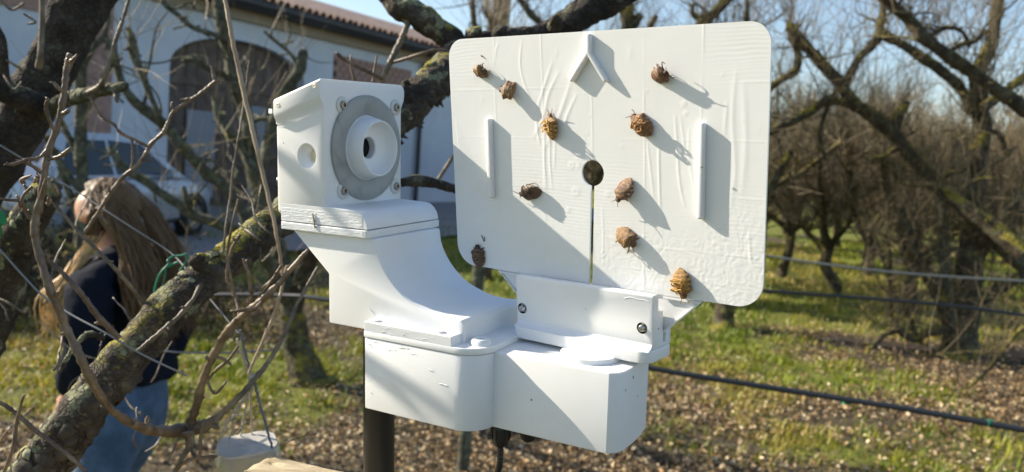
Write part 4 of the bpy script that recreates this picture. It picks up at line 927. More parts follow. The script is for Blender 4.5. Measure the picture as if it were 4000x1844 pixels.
# ------------------------------------------------------------------ orchard trees by generator
def gen_tree(seed, H=3.9, nl=5, dens=1.0, tr=.085, lean=0.0, spread=1.0):
    r = np.random.default_rng(seed); out = {'trunk': MB(), 'limbs': [], 'twigs': MB()}
    h0 = r.uniform(.65, .95); tp = catmull([(0,0,-.15), (r.normal()*.03, r.normal()*.03, .15), (lean*.3 + r.normal()*.04, r.normal()*.04, h0*.6), (lean*.6 + r.normal()*.05, r.normal()*.05, h0)], 5)
    out['trunk'].tube(tp, np.interp(np.linspace(0, 1, len(tp)), [0, .15, .5, 1], [tr*1.7, tr*1.25, tr, tr*.95]), 14, disp=dispf(9, .16))
    top = tp[-1]; tw = out['twigs']
    def whip(p, d, L, r0):
        d = d/np.linalg.norm(d); k = 4; q = [p]
        for i in range(k):
            d = d + r.normal(size=3)*.13 + np.array([0, 0, .10]); d /= np.linalg.norm(d); q.append(q[-1] + d*L/k)
        tw.tube(q, np.linspace(r0, r0*.35, k + 1), 3, caps=False)
        for i in range(r.integers(0, 3)):
            j = r.integers(1, k); dd = d*.5 + r.normal(size=3)*.7; dd /= np.linalg.norm(dd); l = L*r.uniform(.12, .35); tw.tube([q[j], q[j] + dd*l*.5, q[j] + dd*l + np.array([0,0,.06*l])], [r0*.55, r0*.4, r0*.2], 3, caps=False)
    def branch(p, d, L, r0, r1, kink, level):
        n = max(4, int(L/.22)); q = [np.array(p)]; d = np.array(d)/np.linalg.norm(d)
        for i in range(n):
            d = d + r.normal(size=3)*kink + np.array([0, 0, .035]); d /= np.linalg.norm(d); q.append(q[-1] + d*L/n)
        c = catmull(q, 3); rr = np.linspace(r0, r1, len(c)); b = MB(); b.tube(c, rr*(1 + .05*r.normal(size=len(c))), 8 if level < 2 else 6, disp=dispf(12, .14)); return c, rr, b
    az0 = r.uniform(0, 6.28)
    for k in range(nl):
        az = az0 + 6.28*k/nl + r.normal()*.2; el = math.radians(r.uniform(38, 66)); d = np.array([math.cos(az)*math.cos(el)*spread, math.sin(az)*math.cos(el)*spread, math.sin(el)])
        L = (H - h0)*r.uniform(.62, .9); c, rr, b = branch(top + d*tr*.2 - np.array([0, 0, r.uniform(0, .25)*h0]), d, L, tr*.62, .022, .17, 1)
        for j in range(r.integers(4, 7)):
            i = r.integers(len(c)//5, len(c) - 2); dd = r.normal(size=3); dd[2] = abs(dd[2])*.5 + .1; dd = dd/np.linalg.norm(dd) + d*.3
            c2, r2, b2 = branch(c[i], dd, r.uniform(.35, 1.05), rr[i]*.6, .007, .24, 2)
            for v_, f_ in ((b2.v, b2.f),): b.add(np.concatenate(v_), f_)
            for s_ in range(int(len(c2)*2.6*dens)):
                i2 = r.integers(1, len(c2)); e = r.normal(size=3)*.45; e[2] = abs(e[2]) + .6*(r.random() < .75)
                whip(c2[i2], e, r.uniform(.15, .75), r.uniform(.0028, .0052))
        for s_ in range(int(len(c)*4.2*dens)):
            i2 = r.integers(len(c)//6, len(c)); e = r.normal(size=3)*.35; e[2] = abs(e[2]) + .9*(r.random() < .8)
            whip(c[i2], e, r.uniform(.25, 1.25), r.uniform(.0032, .0062))
        for s_ in range(int(len(c)*1.6)):                 # short gnarled fruit spurs
            i2 = r.integers(2, len(c)); e = r.normal(size=3); e /= np.linalg.norm(e); l = r.uniform(.04, .13)
            b.tube([c[i2], c[i2] + e*l*.6 + r.normal(size=3)*.01, c[i2] + e*l + np.array([0, 0, .03])], [.011, .009, .012], 5)
        out['limbs'].append(b)
    return out
VAR = []
for k in range(7):
    g = gen_tree(100 + k, H=[3.7, 4.0, 4.3, 3.6, 4.1, 4.5, 3.9][k], nl=[5, 4, 5, 6, 5, 4, 5][k], dens=1.15, lean=rng.normal()*.2)
    VAR.append((g['trunk'].mesh('trunk', 70), [b.mesh('limb', 70) for b in g['limbs']], g['twigs'].mesh('twigs', 60)))
    for m_ in [VAR[-1][0]] + VAR[-1][1]: m_.materials.append(M['bark_far'])
    VAR[-1][2].materials.append(M['twig_far'])
def plant(k, x, y, rot, sc, label, group=None, bark_=None):
    tr, lb, tw = VAR[k % len(VAR)]
    mw = Matrix.Translation((x, y, float(gh(np.array(x), np.array(y))) - .02)) @ Matrix.Rotation(rot, 4, 'Z') @ Matrix.Scale(sc, 4)
    o = empty('pear_tree', None, label, 'tree', group, mat=mw)
    for nm, me_ in [('trunk', tr)] + [('limb', l) for l in lb] + [('twigs', tw)]:
        if bark_ and nm != 'twigs': me_ = me_.copy(); me_.materials.clear(); me_.materials.append(bark_)
        c = bpy.data.objects.new(nm, me_); COL.objects.link(c); c.parent = o
        if nm == 'twigs': c['kind'] = 'stuff'
    return o
def add_whips(tree, paths, dens, r0=.0035, seed=1, Lr=(.15, .9), up=.8, name='twigs', matn='twig_far'):
    r = np.random.default_rng(seed); b = MB()
    for c, rr in paths:
        L = np.linalg.norm(np.diff(c, axis=0), axis=1).sum()
        for _ in range(int(L*dens)):
            i = r.integers(0, len(c)); d = r.normal(size=3)*.4; d[2] = abs(d[2])*.5 + up*(r.random() < .8); d /= np.linalg.norm(d); q = [c[i]]; l = r.uniform(*Lr)
            for _k in range(4): d = d + r.normal(size=3)*.14; d /= np.linalg.norm(d); q.append(q[-1] + d*l/4)
            b.tube(q, np.linspace(r0*r.uniform(.7, 1.4), r0*.35, 5), 4, caps=False)
            for _k in range(r.integers(0, 3)):
                j = r.integers(1, 4); dd = r.normal(size=3); dd[2] += .5; dd /= np.linalg.norm(dd); b.tube([q[j], q[j] + dd*l*.15, q[j] + dd*l*.3], [r0*.6, r0*.45, r0*.25], 3, caps=False)
    o = b.build(name, M[matn], tree, 60, keep=True); o['kind'] = 'stuff'; return o
def add_laterals(tree, paths, dens, seed, mat_, r0=.011, Lr=(.18, .7)):
    """gnarled side branches and fruit spurs on hand placed limbs; returns their paths"""
    r = np.random.default_rng(seed); b = MB(); out = []
    for c, rr in paths:
        L = np.linalg.norm(np.diff(c, axis=0), axis=1).sum()
        for _ in range(max(1, int(L*dens))):
            i = r.integers(1, len(c) - 1); d = r.normal(size=3); d[2] = d[2]*.6 + .25; d /= np.linalg.norm(d); l = r.uniform(*Lr); q = [c[i]]; n = 6
            for _k in range(n): d = d + r.normal(size=3)*.32 + np.array([0, 0, .06]); d /= np.linalg.norm(d); q.append(q[-1] + d*l/n)
            cc = catmull(q, 3); ra = min(r0, rr[i]*.6)*r.uniform(.6, 1.1); b.tube(cc, np.linspace(ra, ra*.35, len(cc)), 6); out.append((cc, np.linspace(ra, ra*.35, len(cc))))
        for _ in range(int(L*dens*3)):
            i = r.integers(0, len(c)); d = r.normal(size=3); d /= np.linalg.norm(d); l = r.uniform(.02, .09); b.tube([c[i], c[i] + d*(rr[i] + l*.5), c[i] + d*(rr[i] + l) + r.normal(size=3)*.012], [.008, .0065, .0075], 5)
    o = b.build('side_branches', mat_, tree, 60, keep=True); o['kind'] = 'stuff'; return out

# mid tree on the left, in front of the barn
tm_ = empty('pear_tree', P(775, 968, 5.8), 'mossy pear tree standing left of the device before the barn door', 'tree', 'old pear trees around the device')
paths = []
def L5(name, pts, m='bark_green', s=14, amp=.14):
    o, c, r = limb(name, [(u, v, w, d) for u, v, w, d in pts], M[m], tm_, s, 7, 9, amp); paths.append((c, r))
L5('trunk', [(785,985,118,5.8),(772,955,92,5.8),(757,900,72,5.8),(742,840,66,5.8),(735,790,68,5.8)], 'bark_mid', 20)
L5('limb', [(735,795,52,5.8),(745,740,48,5.75),(765,690,40,5.7),(795,620,36,5.6),(830,560,30,5.5)], 'bark_mid')
L5('limb', [(738,800,56,5.8),(722,720,54,5.75),(700,640,48,5.7),(668,540,42,5.6),(640,440,36,5.6),(628,340,34,5.5),(614,270,33,5.5),(593,210,33,5.4),(578,140,34,5.4),(560,60,34,5.4),(549,-10,32,5.4),(545,-80,28,5.4)])
L5('limb', [(728,770,36,5.8),(690,690,34,5.5),(650,620,30,5.2),(620,556,28,5.0),(606,529,27,5.0),(566,474,27,4.9),(517,431,27,4.9),(457,366,27,4.8),(411,312,27,4.8),(357,271,26,4.8),(322,236,24,4.8),(300,190,20,4.8),(285,120,18,4.8)])
L5('limb', [(715,720,34,5.8),(660,640,28,5.9),(600,590,26,5.9),(545,562,24,5.8),(484,540,24,5.8),(452,515,24,5.8),(403,485,24,5.8),(371,458,24,5.8),(322,431,22,5.8),(290,395,16,5.8),(278,370,12,5.8)])
L5('limb', [(690,620,32,5.7),(662,500,26,5.6),(640,440,26,5.5),(609,366,26,5.5),(582,336,26,5.4),(560,310,25,5.4),(547,279,22,5.4),(540,240,14,5.4)])
L5('limb', [(650,470,28,5.6),(675,350,26,5.8),(690,300,26,5.8),(703,255,26,5.8),(725,216,26,5.8),(752,180,27,5.8),(761,138,24,5.8),(764,125,16,5.8)])
L5('limb', [(575,130,16,5.4),(554,96,14,5.3),(521,81,14,5.2),(485,69,13,5.2),(446,36,13,5.2),(416,12,12,5.2),(400,-20,10,5.2)])
L5('limb', [(412,318,20,4.8),(395,280,14,4.7),(350,170,20,4.7),(335,130,24,4.7),(330,90,18,4.7),(318,70,10,4.7)])
for pts in ([(484,540,15,5.8),(470,505,14,5.7),(462,470,12,5.7)], [(547,470,15,4.9),(530,440,14,4.9),(505,425,12,4.9)], [(566,474,13,4.9),(590,450,12,4.9),(600,430,12,4.9)], [(620,556,14,5),(640,520,12,5),(648,500,10,5)],
            [(690,300,14,5.8),(650,300,12,5.8),(620,320,10,5.8)], [(593,210,16,5.4),(560,185,15,5.4),(520,170,13,5.3),(480,150,12,5.3),(455,150,10,5.3)], [(752,180,13,5.8),(735,140,10,5.8),(695,105,9,5.8),(665,80,8,5.8)]):
    L5('limb', pts, 'bark_green', 9)
la = add_laterals(tm_, paths[1:], 2.6, 61, M['bark_green'], .010); add_whips(tm_, paths[2:], 9, .0030, 3, (.12, .8)); add_whips(tm_, la, 4, .0024, 63, (.1, .4))
lt_ = empty('pear_tree', P(205, 700, 4.6), 'slim upright greenish trunk left of the arched barn door', 'tree', 'old pear trees around the device')
o, c1_, r1_ = limb('trunk', [(206,1060,44,4.6),(206,900,36,4.6),(206,700,32,4.6),(206,500,30,4.6),(204,400,29,4.6),(203,300,28,4.6),(200,180,26,4.6),(204,90,24,4.6),(196,20,20,4.6),(190,-60,16,4.6)], M['bark_green'], lt_, 14, 8, 12, .12)
ps = [(c1_, r1_)]
for pts in ([(204,300,18,4.6),(230,250,16,4.6),(262,230,15,4.6),(300,240,12,4.6)], [(204,400,18,4.6),(180,360,16,4.6),(150,300,14,4.6),(120,270,12,4.6)], [(205,480,18,4.6),(170,440,18,4.6),(140,390,16,4.6),(118,350,14,4.5),(100,330,12,4.5)], [(206,560,20,4.6),(180,500,18,4.6),(160,450,16,4.6),(150,420,14,4.6)],
            [(203,180,14,4.6),(235,120,13,4.6),(262,90,12,4.6),(272,40,12,4.6),(265,0,10,4.6)], [(206,640,18,4.6),(150,610,14,4.5),(100,560,12,4.5),(40,540,12,4.4),(0,520,10,4.4)], [(262,90,16,4.6),(285,140,16,4.6),(258,200,14,4.6)]):
    o, c, r = limb('limb', pts, M['bark_green'], lt_, 9, 6, 12, .14); ps.append((c, r))
la = add_laterals(lt_, ps[1:], 2.5, 64, M['bark_green'], .007, (.12, .45)); add_whips(lt_, ps + la, 7, .0026, 4, (.12, .6))

# big orchard tree on the right
tr_ = empty('pear_tree', P(2420, 905, 8.3), 'large mossy pear tree at the right with crossing limbs and a low side arm', 'tree', 'old pear trees around the device')
paths = []
def L8(name, pts, m='bark_mid', s=14, d=8.3, tree=None):
    q = [(p[0], p[1], p[2], p[3] if len(p) > 3 else d) for p in pts]; o, c, r = limb(name, q, M[m], tree or tr_, s, 7, 7, .20); paths.append((c, r))
L8('trunk', [(2405,925,110),(2415,890,86),(2424,820,70),(2432,740,62),(2440,660,58),(2446,590,54)], s=18)
L8('limb', [(2446,595,52),(2452,500,46),(2462,400,42),(2470,300,40),(2462,230,38),(2455,185,36),(2478,146,33),(2496,98,30),(2506,30,26),(2515,-40,22)])
L8('limb', [(2576,640,44,7.6),(2530,600,42,7.7),(2482,561,40,7.8),(2420,516,37,7.9),(2355,468,35),(2310,410,34),(2268,361,34),(2240,330,33),(2209,302,33),(2170,275,32),(2141,254,34),(2112,210,30),(2048,141,28),(2010,100,28),(1990,70,26),(1985,58,14)])
L8('limb', [(2620,300,38,7),(2576,273,36,7),(2540,248,34,7),(2502,224,33,7),(2443,180,32,7),(2380,137,31,7),(2350,115,31,7),(2321,93,30,7),(2300,65,28,7),(2282,44,28,7),(2238,8,28,7),(2200,-30,26,7)])
L8('limb', [(2450,285,28),(2430,245,26),(2409,215,26),(2370,180,26),(2336,156,26),(2300,130,25),(2277,117,24),(2245,98,24),(2215,82,22)])
L8('limb', [(2126,215,20),(2150,165,20),(2170,137,20),(2195,112,22),(2209,93,26),(2216,60,22),(2222,25,16),(2226,-10,14)])
L8('limb', [(2141,262,24),(2082,254,22),(2050,272,22),(2014,293,22),(1970,315,20),(1931,332,18),(1890,345,16)])
L8('limb', [(1890,250,18),(1931,224,20),(1965,200,20),(1999,180,22),(2008,150,22),(2004,122,22),(1992,85,20)])
L8('limb', [(2243,340,30),(2258,293,26),(2272,272,22),(2282,256,18)])
L8('limb', [(2600,180,22,8),(2576,195,22,8),(2536,224,22,8),(2505,250,24,8),(2470,275,26,8)])
L8('limb', [(2460,640,34,8.3),(2500,585,36,8.1),(2545,535,36,8),(2576,488,34,8),(2610,440,34,8)])
L8('limb', [(2398,880,40),(2390,828,32),(2363,748,28),(2334,695,26),(2310,650,24),(2298,626,22),(2280,570,20),(2262,520,16)])
L8('limb', [(2405,840,36),(2371,829,26),(2330,837,22),(2315,850,20),(2298,853,20),(2275,842,18),(2257,829,18),(2230,838,16),(2208,857,12),(2190,880,9)])
L8('limb', [(2398,860,34),(2390,780,30),(2380,700,28),(2376,640,27),(2374,590,26),(2371,532,25),(2368,470,22)], 'bark_green')
L8('limb', [(2436,770,30),(2460,758,28),(2485,744,28),(2509,727,28),(2545,708,27),(2576,690,26),(2620,670,26)])
L8('limb', [(2440,600,28),(2470,590,30),(2493,600,32),(2530,635,32),(2560,660,32),(2600,700,30)], 'bark_green')
for pts in ([(2305,850,12),(2290,800,11),(2265,760,10),(2249,735,10),(2230,680,9),(2212,626,9),(2200,590,8)], [(2240,840,10),(2242,780,9),(2238,720,9),(2240,650,8),(2236,600,7)], [(2576,820,10,7),(2540,860,10,7),(2510,900,9,7),(2480,935,9,7),(2430,980,8,7)],
            [(2355,468,16),(2380,440,14),(2420,430,12),(2450,410,10)], [(2480,420,14),(2520,400,12),(2560,370,10)], [(2268,361,14),(2230,390,12),(2190,400,10)], [(2112,215,12),(2090,250,12),(2065,330,12),(2075,400,10)], [(2460,330,16),(2490,330,14),(2520,345,12),(2530,380,10)],
            [(2380,137,14,7),(2420,110,12,7),(2450,105,11,7),(2480,80,10,7)], [(2336,93,12,7),(2380,70,11,7),(2420,80,10,7),(2440,120,9,7)], [(2420,520,14),(2440,540,14),(2436,580,12)]):
    L8('limb', pts, 'bark_mid', 8)
la = add_laterals(tr_, paths[1:], 4.5, 65, M['bark_mid'], .013, (.2, .9)); add_whips(tr_, paths[1:], 36, .0034, 8, (.15, 1.1)); add_whips(tr_, la, 14, .0028, 66, (.15, .9)); add_whips(tr_, paths[1:4], 9, .0042, 18, (.5, 1.6), 1.2)

# trees behind the panel
t2 = empty('pear_tree', P(1822, 832, 9.0), 'dark trunked pear tree straight behind the right edge of the panel', 'tree', 'old pear trees around the device')
paths = []
L8('trunk', [(1815,845,92,9),(1822,815,58,9),(1825,760,48,9),(1822,700,46,9),(1812,640,46,9)], s=16, tree=t2)
for pts in ([(1812,640,40,9),(1780,520,36,9),(1720,360,34,9),(1660,220,32,9),(1600,130,34,9),(1580,70,36,8.8),(1574,10,34,8.8),(1570,-40,32,8.8)], [(1812,640,38,9),(1840,500,32,9),(1830,350,30,9),(1800,200,26,9),(1760,70,26,9),(1800,30,24,9),(1835,-5,22,9),(1870,-50,20,9)],
            [(1585,75,26,8.8),(1600,55,22,8.8),(1612,38,18,8.8)], [(1815,640,34,9),(1890,560,26,9),(1940,470,22,9),(1990,380,18,9)], [(1840,500,22,9),(1880,350,20,9),(1880,200,16,9),(1878,90,14,9),(1880,0,12,9)], [(1700,300,22,9),(1500,180,20,9.2),(1420,110,18,9.2),(1340,40,16,9.2),(1300,-10,14,9.2)], [(1790,60,14,9),(1745,40,12,9),(1742,10,10,9)],
            [(1500,190,20,9.3),(1330,160,18,9.4),(1230,120,17,9.4),(1196,70,16,9.4),(1188,0,14,9.4)], [(1720,360,24,9),(1650,300,20,9),(1620,120,15,9),(1650,40,12,9)]):
    L8('limb', pts, 'bark_mid', 10, tree=t2)
la = add_laterals(t2, paths[1:], 4.0, 67, M['bark_mid'], .012, (.2, .9)); add_whips(t2, paths[1:], 30, .0036, 9, (.15, 1.1)); add_whips(t2, la, 9, .0028, 68, (.15, .9))
post = empty('concrete_post', P(1268, 660, 11), 'grey post rising above the top edge of the panel', 'post')
b = MB(); pa, pb = P(1268, 660, 11), P(1268, -60, 11); pa = np.array([pb[0], pb[1], 0.0]); b.tube([pa - [0, 0, .2], pa + [0, 0, 1.5], pb], [.135, .13, .12], 14); b.build('shaft', M['bark_far'], post, keep=True)

for k_, (u, v, d, kv, sc, lab) in enumerate(((1420, 700, 11.5, 4, 1.1, 'bare pear tree whose crown shows above the left half of the panel'), (1690, 720, 12.5, 5, 1.1, 'bare pear tree whose crown shows above the right half of the panel'))):
    p = P(u, v, d); plant(kv, p[0], p[1], .7 + k_, sc, lab, 'old pear trees around the device', M['bark_mid'])
for k_, (u, v, d, kv, sc, lab) in enumerate(((2290, 770, 11.2, 3, .95, 'slim twiggy pear tree just left of the big mossy tree at the right'), (2600, 800, 10.2, 6, 1.0, 'twiggy pear tree cut by the right picture edge'), (2090, 735, 12.4, 2, .95, 'upright twiggy pear tree a little right of the panel edge'))):
    p = P(u, v, d); plant(kv, p[0], p[1], 2.1 + 1.7*k_, sc, lab, 'old pear trees around the device', M['bark_mid'])
near_lab = ['dark low-forked pear tree beside the right edge of the panel', 'bare pear tree in the second row at the centre right', 'pale limbed pear tree in the second row near the right edge', 'pear tree rising behind the camera housing and limb']
for k, (u, v, d, kk, sc) in enumerate(((1968, 702, 14.0, 0, .95), (2180, 690, 15.0, 1, 1.0), (2640, 720, 13.0, 2, 1.0))):
    p = P(u, v, d); plant(kk, p[0], p[1], 1.3*k + .4, sc, near_lab[k], 'old pear trees around the device', M['bark_mid'])
kk = 0
for row in np.arange(13.0, 62, 3.9):
    for x in np.arange(-6, 44, 2.3):
        xx = x + rng.normal()*.35 + (row % 3); yy = row + rng.normal()*.35
        lim = -1.0 + (min(yy, 32) - 14.2)*.566 + (1.0 if yy < 30 else -1.0)
        if xx < max(lim, .3 + .0*yy) or xx > .72*yy + 2.5: continue
        if abs(xx - (1968-1288)/2029*14) < 1.2 and abs(yy - 14) < 1.5: continue
        if yy < 16 and xx > 3.5: continue
        plant(kk*3 + int(row), xx, yy, rng.uniform(0, 6.28), rng.uniform(.9, 1.15), 'bare twiggy pear tree in the far orchard rows', 'bare pear trees in the far rows'); kk += 1
# distant wood closing the view
tw = MB(); rr_ = np.random.default_rng(77)
for k in range(2600):
    x = rr_.uniform(-5, 105); y = rr_.uniform(66, 92) + max(0, x - 30)*.2
    
    h = rr_.uniform(4.0, 10.5); p = np.array([x, y, 0]); q = [p]
    d = np.array([rr_.normal()*.15, rr_.normal()*.15, 1])
    for i in range(4): d = d + rr_.normal(size=3)*.2; d[2] = abs(d[2]); d /= np.linalg.norm(d); q.append(q[-1] + d*h/4)
    tw.tube(q, np.linspace(.09, .02, 5), 4, caps=False)
    for i in range(10):
        j = rr_.integers(1, 5); e = rr_.normal(size=3); e[2] = abs(e[2]) + .2; e /= np.linalg.norm(e); l = rr_.uniform(.6, 2.2); tw.tube([q[j], q[j] + e*l*.5, q[j] + e*l + [0, 0, .25*l]], [.03, .022, .01], 3, caps=False)
props(tw.build('far_wood', M['twig_far'], sm=60), 'brown bare wood closing the view behind the orchard rows', 'wood', kind='stuff')

# brush in the shade on the left
def brush(x, y, n, h, label, seed):
    r = np.random.default_rng(seed); o = empty('bramble_bush', (x, y, 0), label, 'bush', 'dark brush left of the person'); b = MB()
    for k in range(n):
        p = np.array([x + r.normal()*.5, y + r.normal()*.45, 0]); d = np.array([r.normal()*.5, r.normal()*.5, 1.0]); q = [p]; l = h*r.uniform(.5, 1.2)
        for i in range(5): d = d + r.normal(size=3)*.3 - np.array([0, 0, .08*i]); d /= np.linalg.norm(d); q.append(q[-1] + d*l/5)
        b.tube(q, np.linspace(.007, .002, 6), 4, caps=False)
        for i in range(4): 
            j = r.integers(1, 5); e = r.normal(size=3); e /= np.linalg.norm(e); b.tube([q[j], q[j] + e*.1, q[j] + e*.22], [.003, .0025, .001], 3, caps=False)
            a1 = r.normal(size=3); a1 /= np.linalg.norm(a1); a2 = np.cross(a1, r.normal(size=3)); a2 /= np.linalg.norm(a2); c0 = q[j] + e*.2; s_ = r.uniform(.02, .045)
            b.add([c0 - a1*s_, c0 + a2*s_*.5, c0 + a1*s_, c0 - a2*s_*.5], [(0, 1, 2, 3)])
    o2 = b.build('stems', M['bark_far'], o, 60, keep=True); o2['kind'] = 'stuff'
for k, (x, y, n, h, lab) in enumerate(((-4.4, 7.4, 170, 1.15, 'low dark bramble bush at the left edge below the car'), (-3.1, 7.2, 150, .95, 'dark twiggy bush just left of the person'), (-5.4, 8.6, 170, 1.2, 'taller shaded bush behind the other brambles at the left edge'))):
    brush(x, y, n, h, lab, 30 + k)

# ------------------------------------------------------------------ hoses, wires, ties, canes
def line_obj(name, pts, r, mat_, label, cat, group=None, n=8, sides=8, jit=0):
    c = catmull([P(*p) for p in pts], n)
    if jit: c = c + rng.normal(size=c.shape)*jit
    b = MB(); b.tube(c, r if np.ndim(r) == 0 else np.interp(np.linspace(0, 1, len(c)), np.linspace(0, 1, len(r)), r), sides)
    return props(b.build(name, M[mat_], sm=60), label, cat, group)
hg = 'irrigation hoses strung along the rows'
line_obj('irrigation_hose', [(500,742,3.5),(690,743,3.4),(830,756,3.3),(1200,835,3.1),(1610,921,2.9),(2000,985,2.75),(2300,1032,2.62),(2576,1082,2.5),(2800,1125,2.4)], .0100, 'hose', 'nearest black irrigation hose crossing low behind the servo box to the right edge', 'hose', hg, 12, 14)
line_obj('irrigation_hose', [(1650,705,5.3),(1925,731,5.1),(2200,752,5.05),(2400,770,5.0),(2576,793,4.95),(2800,825,4.9)], .010, 'hose', 'second dark irrigation hose passing before the big right tree', 'hose', hg, 10, 10)
line_obj('irrigation_hose', [(1700,600,7.6),(1960,648,7.4),(2200,680,7.2),(2400,697,7.1),(2576,707,7.0),(2750,718,6.9)], .010, 'hose_far', 'farthest pale glinting irrigation hose over the grass', 'hose', hg, 10, 10)
for u, v, d in ((2130, 1010, 2.74), (2490, 1066, 2.54)):
    c = P(u, v - .5, d); b = MB(); t_ = P(u + 8, v + 1.2, d) - P(u - 8, v - 1.2, d); b.tube([c - t_*.5, c + t_*.5], .0118, 14); props(b.build('hose_clip', M['tie']), 'green clip band on the nearest hose, ' + ('left one below the grass strip' if u < 2300 else 'right one near the picture edge'), 'clip')
line_obj('support_wire', [(-60,330,.95),(100,425,.94),(210,493,.93),(266,530,.92),(340,578,.91),(429,636,.90),(475,685,.88),(545,772,.85),(600,838,.83)], .0009, 'wire', 'grey support wire slanting down past the face of the person', 'wire', 'grey support wires', 8, 8)
line_obj('support_wire', [(-60,570,.72),(0,629,.72),(55,690,.72),(110,746,.72),(180,792,.71),(266,838,.70),(360,893,.70),(470,945,.70)], .0009, 'wire', 'grey wire crossing behind the golden shoot at lower left', 'wire', 'grey support wires', 8, 8)
line_obj('support_wire', [(330,872,1.05),(430,885,1.05),(520,888,1.05),(600,886,1.05),(700,880,1.05)], .0012, 'wire', 'short level grey wire right of the person behind the limb', 'wire', 'grey support wires', 8, 8)
line_obj('dry_cane', [(545,-90,.74),(566,0,.735),(582,85,.73),(600,170,.73),(626,285,.725),(650,390,.72),(674,490,.715),(695,585,.71),(705,645,.71),(713,705,.71)], [.0017,.0020,.0022,.0019,.0016,.0013], 'cane', 'long pale tan cane hanging just left of the camera housing', 'cane', None, 8, 10, .0002)
line_obj('dry_cane', [(722,668,.705),(711,719,.705),(700,760,.70),(687,797,.70),(660,862,.70),(640,905,.70),(626,940,.70)], [.0014,.0015,.0014,.0013], 'cane', 'short tan cane leaning down to the knotted twine', 'cane', None, 8, 9, .0002)
line_obj('dry_cane', [(628,150,.80),(620,205,.80),(613,263,.80),(600,347,.79),(589,410,.79),(588,414,.79),(580,495,.79),(567,579,.78),(562,640,.78)], [.0008,.001,.0012,.0013,.0011], 'twig_grey', 'thin grey brown stalk left of the long tan cane', 'stalk', None, 6, 8, .0002)
b = MB()
for q, r in (([(392,765,.86),(389,735,.86),(396,705,.86),(406,685,.86),(418,672,.86),(426,662,.86)], .0014), ([(426,662,.86),(422,655,.86),(436,645,.87),(455,643,.87),(470,640,.87),(472,652,.87),(462,668,.87),(452,682,.87)], .0012), ([(418,672,.86),(438,664,.86),(448,660,.86)], .0016), ([(418,672,.86),(414,700,.86),(400,745,.86),(394,780,.86)], .0009)):
    c = catmull([P(*p) for p in q], 6); b.tube(c, r, 7)
props(b.build('plastic_tie', M['tie'], sm=60), 'looped green plastic tie knotted on the slanting wire before the person', 'tie')
b = MB()
for q, r in (([(505,668,.83),(497,690,.825),(490,702,.82),(486,722,.82),(480,742,.82)], .0016), ([(478,690,.82),(490,700,.82),(500,712,.825),(515,722,.83)], .0018), ([(484,712,.815),(494,698,.815),(500,690,.82)], .0024)):
    b.tube(catmull([P(*p) for p in q], 6), r, 7)
props(b.build('plastic_tie', M['tie'], sm=60), 'green tie knotted round the mossy limb right of the looped tie', 'tie')

# hanging tub on raffia twine
tb0 = P(622, 1120, .745)
twn = empty('hanging_twine', P(634, 948, .735), 'knotted pale raffia and grey cord hanging from the twig to the white tub', 'twine')
def tline(q, r, m_, nm='strand'):
    b = MB(); c = catmull([P(*p) for p in q], 7); c[1:-1] += rng.normal(size=c[1:-1].shape)*.0003; b.tube(c, np.interp(np.linspace(0, 1, len(c)), np.linspace(0, 1, len(r)), r), 6); b.build(nm, M[m_], twn, 60, keep=True)
tline([(596,852,.72),(608,890,.73),(622,925,.735),(633,948,.735)], [.0009,.0011,.0013,.0016], 'twine'); tline([(604,830,.72),(618,890,.73),(630,930,.735)], [.001,.001,.0012], 'cord')
b = MB()
for a in np.linspace(0, 12.5, 16): pass
c = np.array([P(634 + 7*math.sin(a), 944 + 4*math.cos(a*1.3) + a*.9, .735 - .004*math.cos(a)) for a in np.linspace(0, 12.5, 60)]); b.tube(c, .0011, 6); b.build('knot', M['twine'], twn, 60, keep=True)
for q in ([(631,956,.735),(618,985,.738),(604,1012,.742),(588,1045,.745),(565,1075,.748),(548,1112,.75)], [(632,956,.735),(622,990,.738),(606,1022,.742),(596,1050,.745),(584,1085,.75),(572,1122,.75)], [(630,958,.735),(612,1000,.735),(598,1020,.733),(592,1038,.73),(604,1046,.73)], [(633,958,.735),(622,1010,.74),(612,1060,.745),(606,1098,.76)], [(634,958,.735),(630,1010,.745),(632,1060,.76),(634,1098,.765)], [(631,957,.735),(611,1002,.74),(585,1040,.74),(570,1060,.735),(562,1090,.73)]):
    tline(q, [.0016,.0010,.0008,.0007], 'twine')
tline([(639,955,.735),(646,985,.735),(652,1010,.735),(660,1040,.735),(670,1070,.735),(680,1110,.735),(692,1160,.74)], [.0014,.0012,.0013,.0011], 'cord', 'cord')
tub = empty('plastic_tub', tb0, 'small white translucent tub hanging from twine beside the wooden post', 'tub')
def ringp(r, z, k=40, e=3.2, sx=1.0, sy=.9):
    out = []
    for i in range(k):
        a = 2*math.pi*i/k; cx, sy_ = math.cos(a), math.sin(a); rr = r/(abs(cx)**e + abs(sy_)**e)**(1/e); out.append((rr*cx*sx, rr*sy_*sy, z))
    return out
rt = Matrix.Rotation(math.radians(24), 4, 'Z') @ Matrix.Rotation(math.radians(-7), 4, 'Y') @ Matrix.Rotation(math.radians(4), 4, 'X')
def tubmesh(name, prof, m_, cap):
    v = []; 
    for r, z in prof: v += [tuple(rt @ Vector(q)) for q in ringp(r, z)]
    k = 40; f = [(i*k + j, i*k + (j+1) % k, (i+1)*k + (j+1) % k, (i+1)*k + j) for i in range(len(prof) - 1) for j in range(k)]
    f.append(tuple((len(prof)-1)*k + j for j in range(k)))
    b = MB(); b.add(v, f)
    if cap: v2 = np.array(v)
    b.build(name, m_, tub, 60)
tubmesh('tub_wall', [(.0262, .0005), (.0280, -.004), (.0288, -.009), (.0286, -.014), (.0265, -.018), (.0262, -.021), (.0270, -.025), (.0262, -.060), (.0235, -.064)], M['tub'], False)
v = []; R_ = [.0270, .0262, .0235, .018, .010, .004]; k = 40
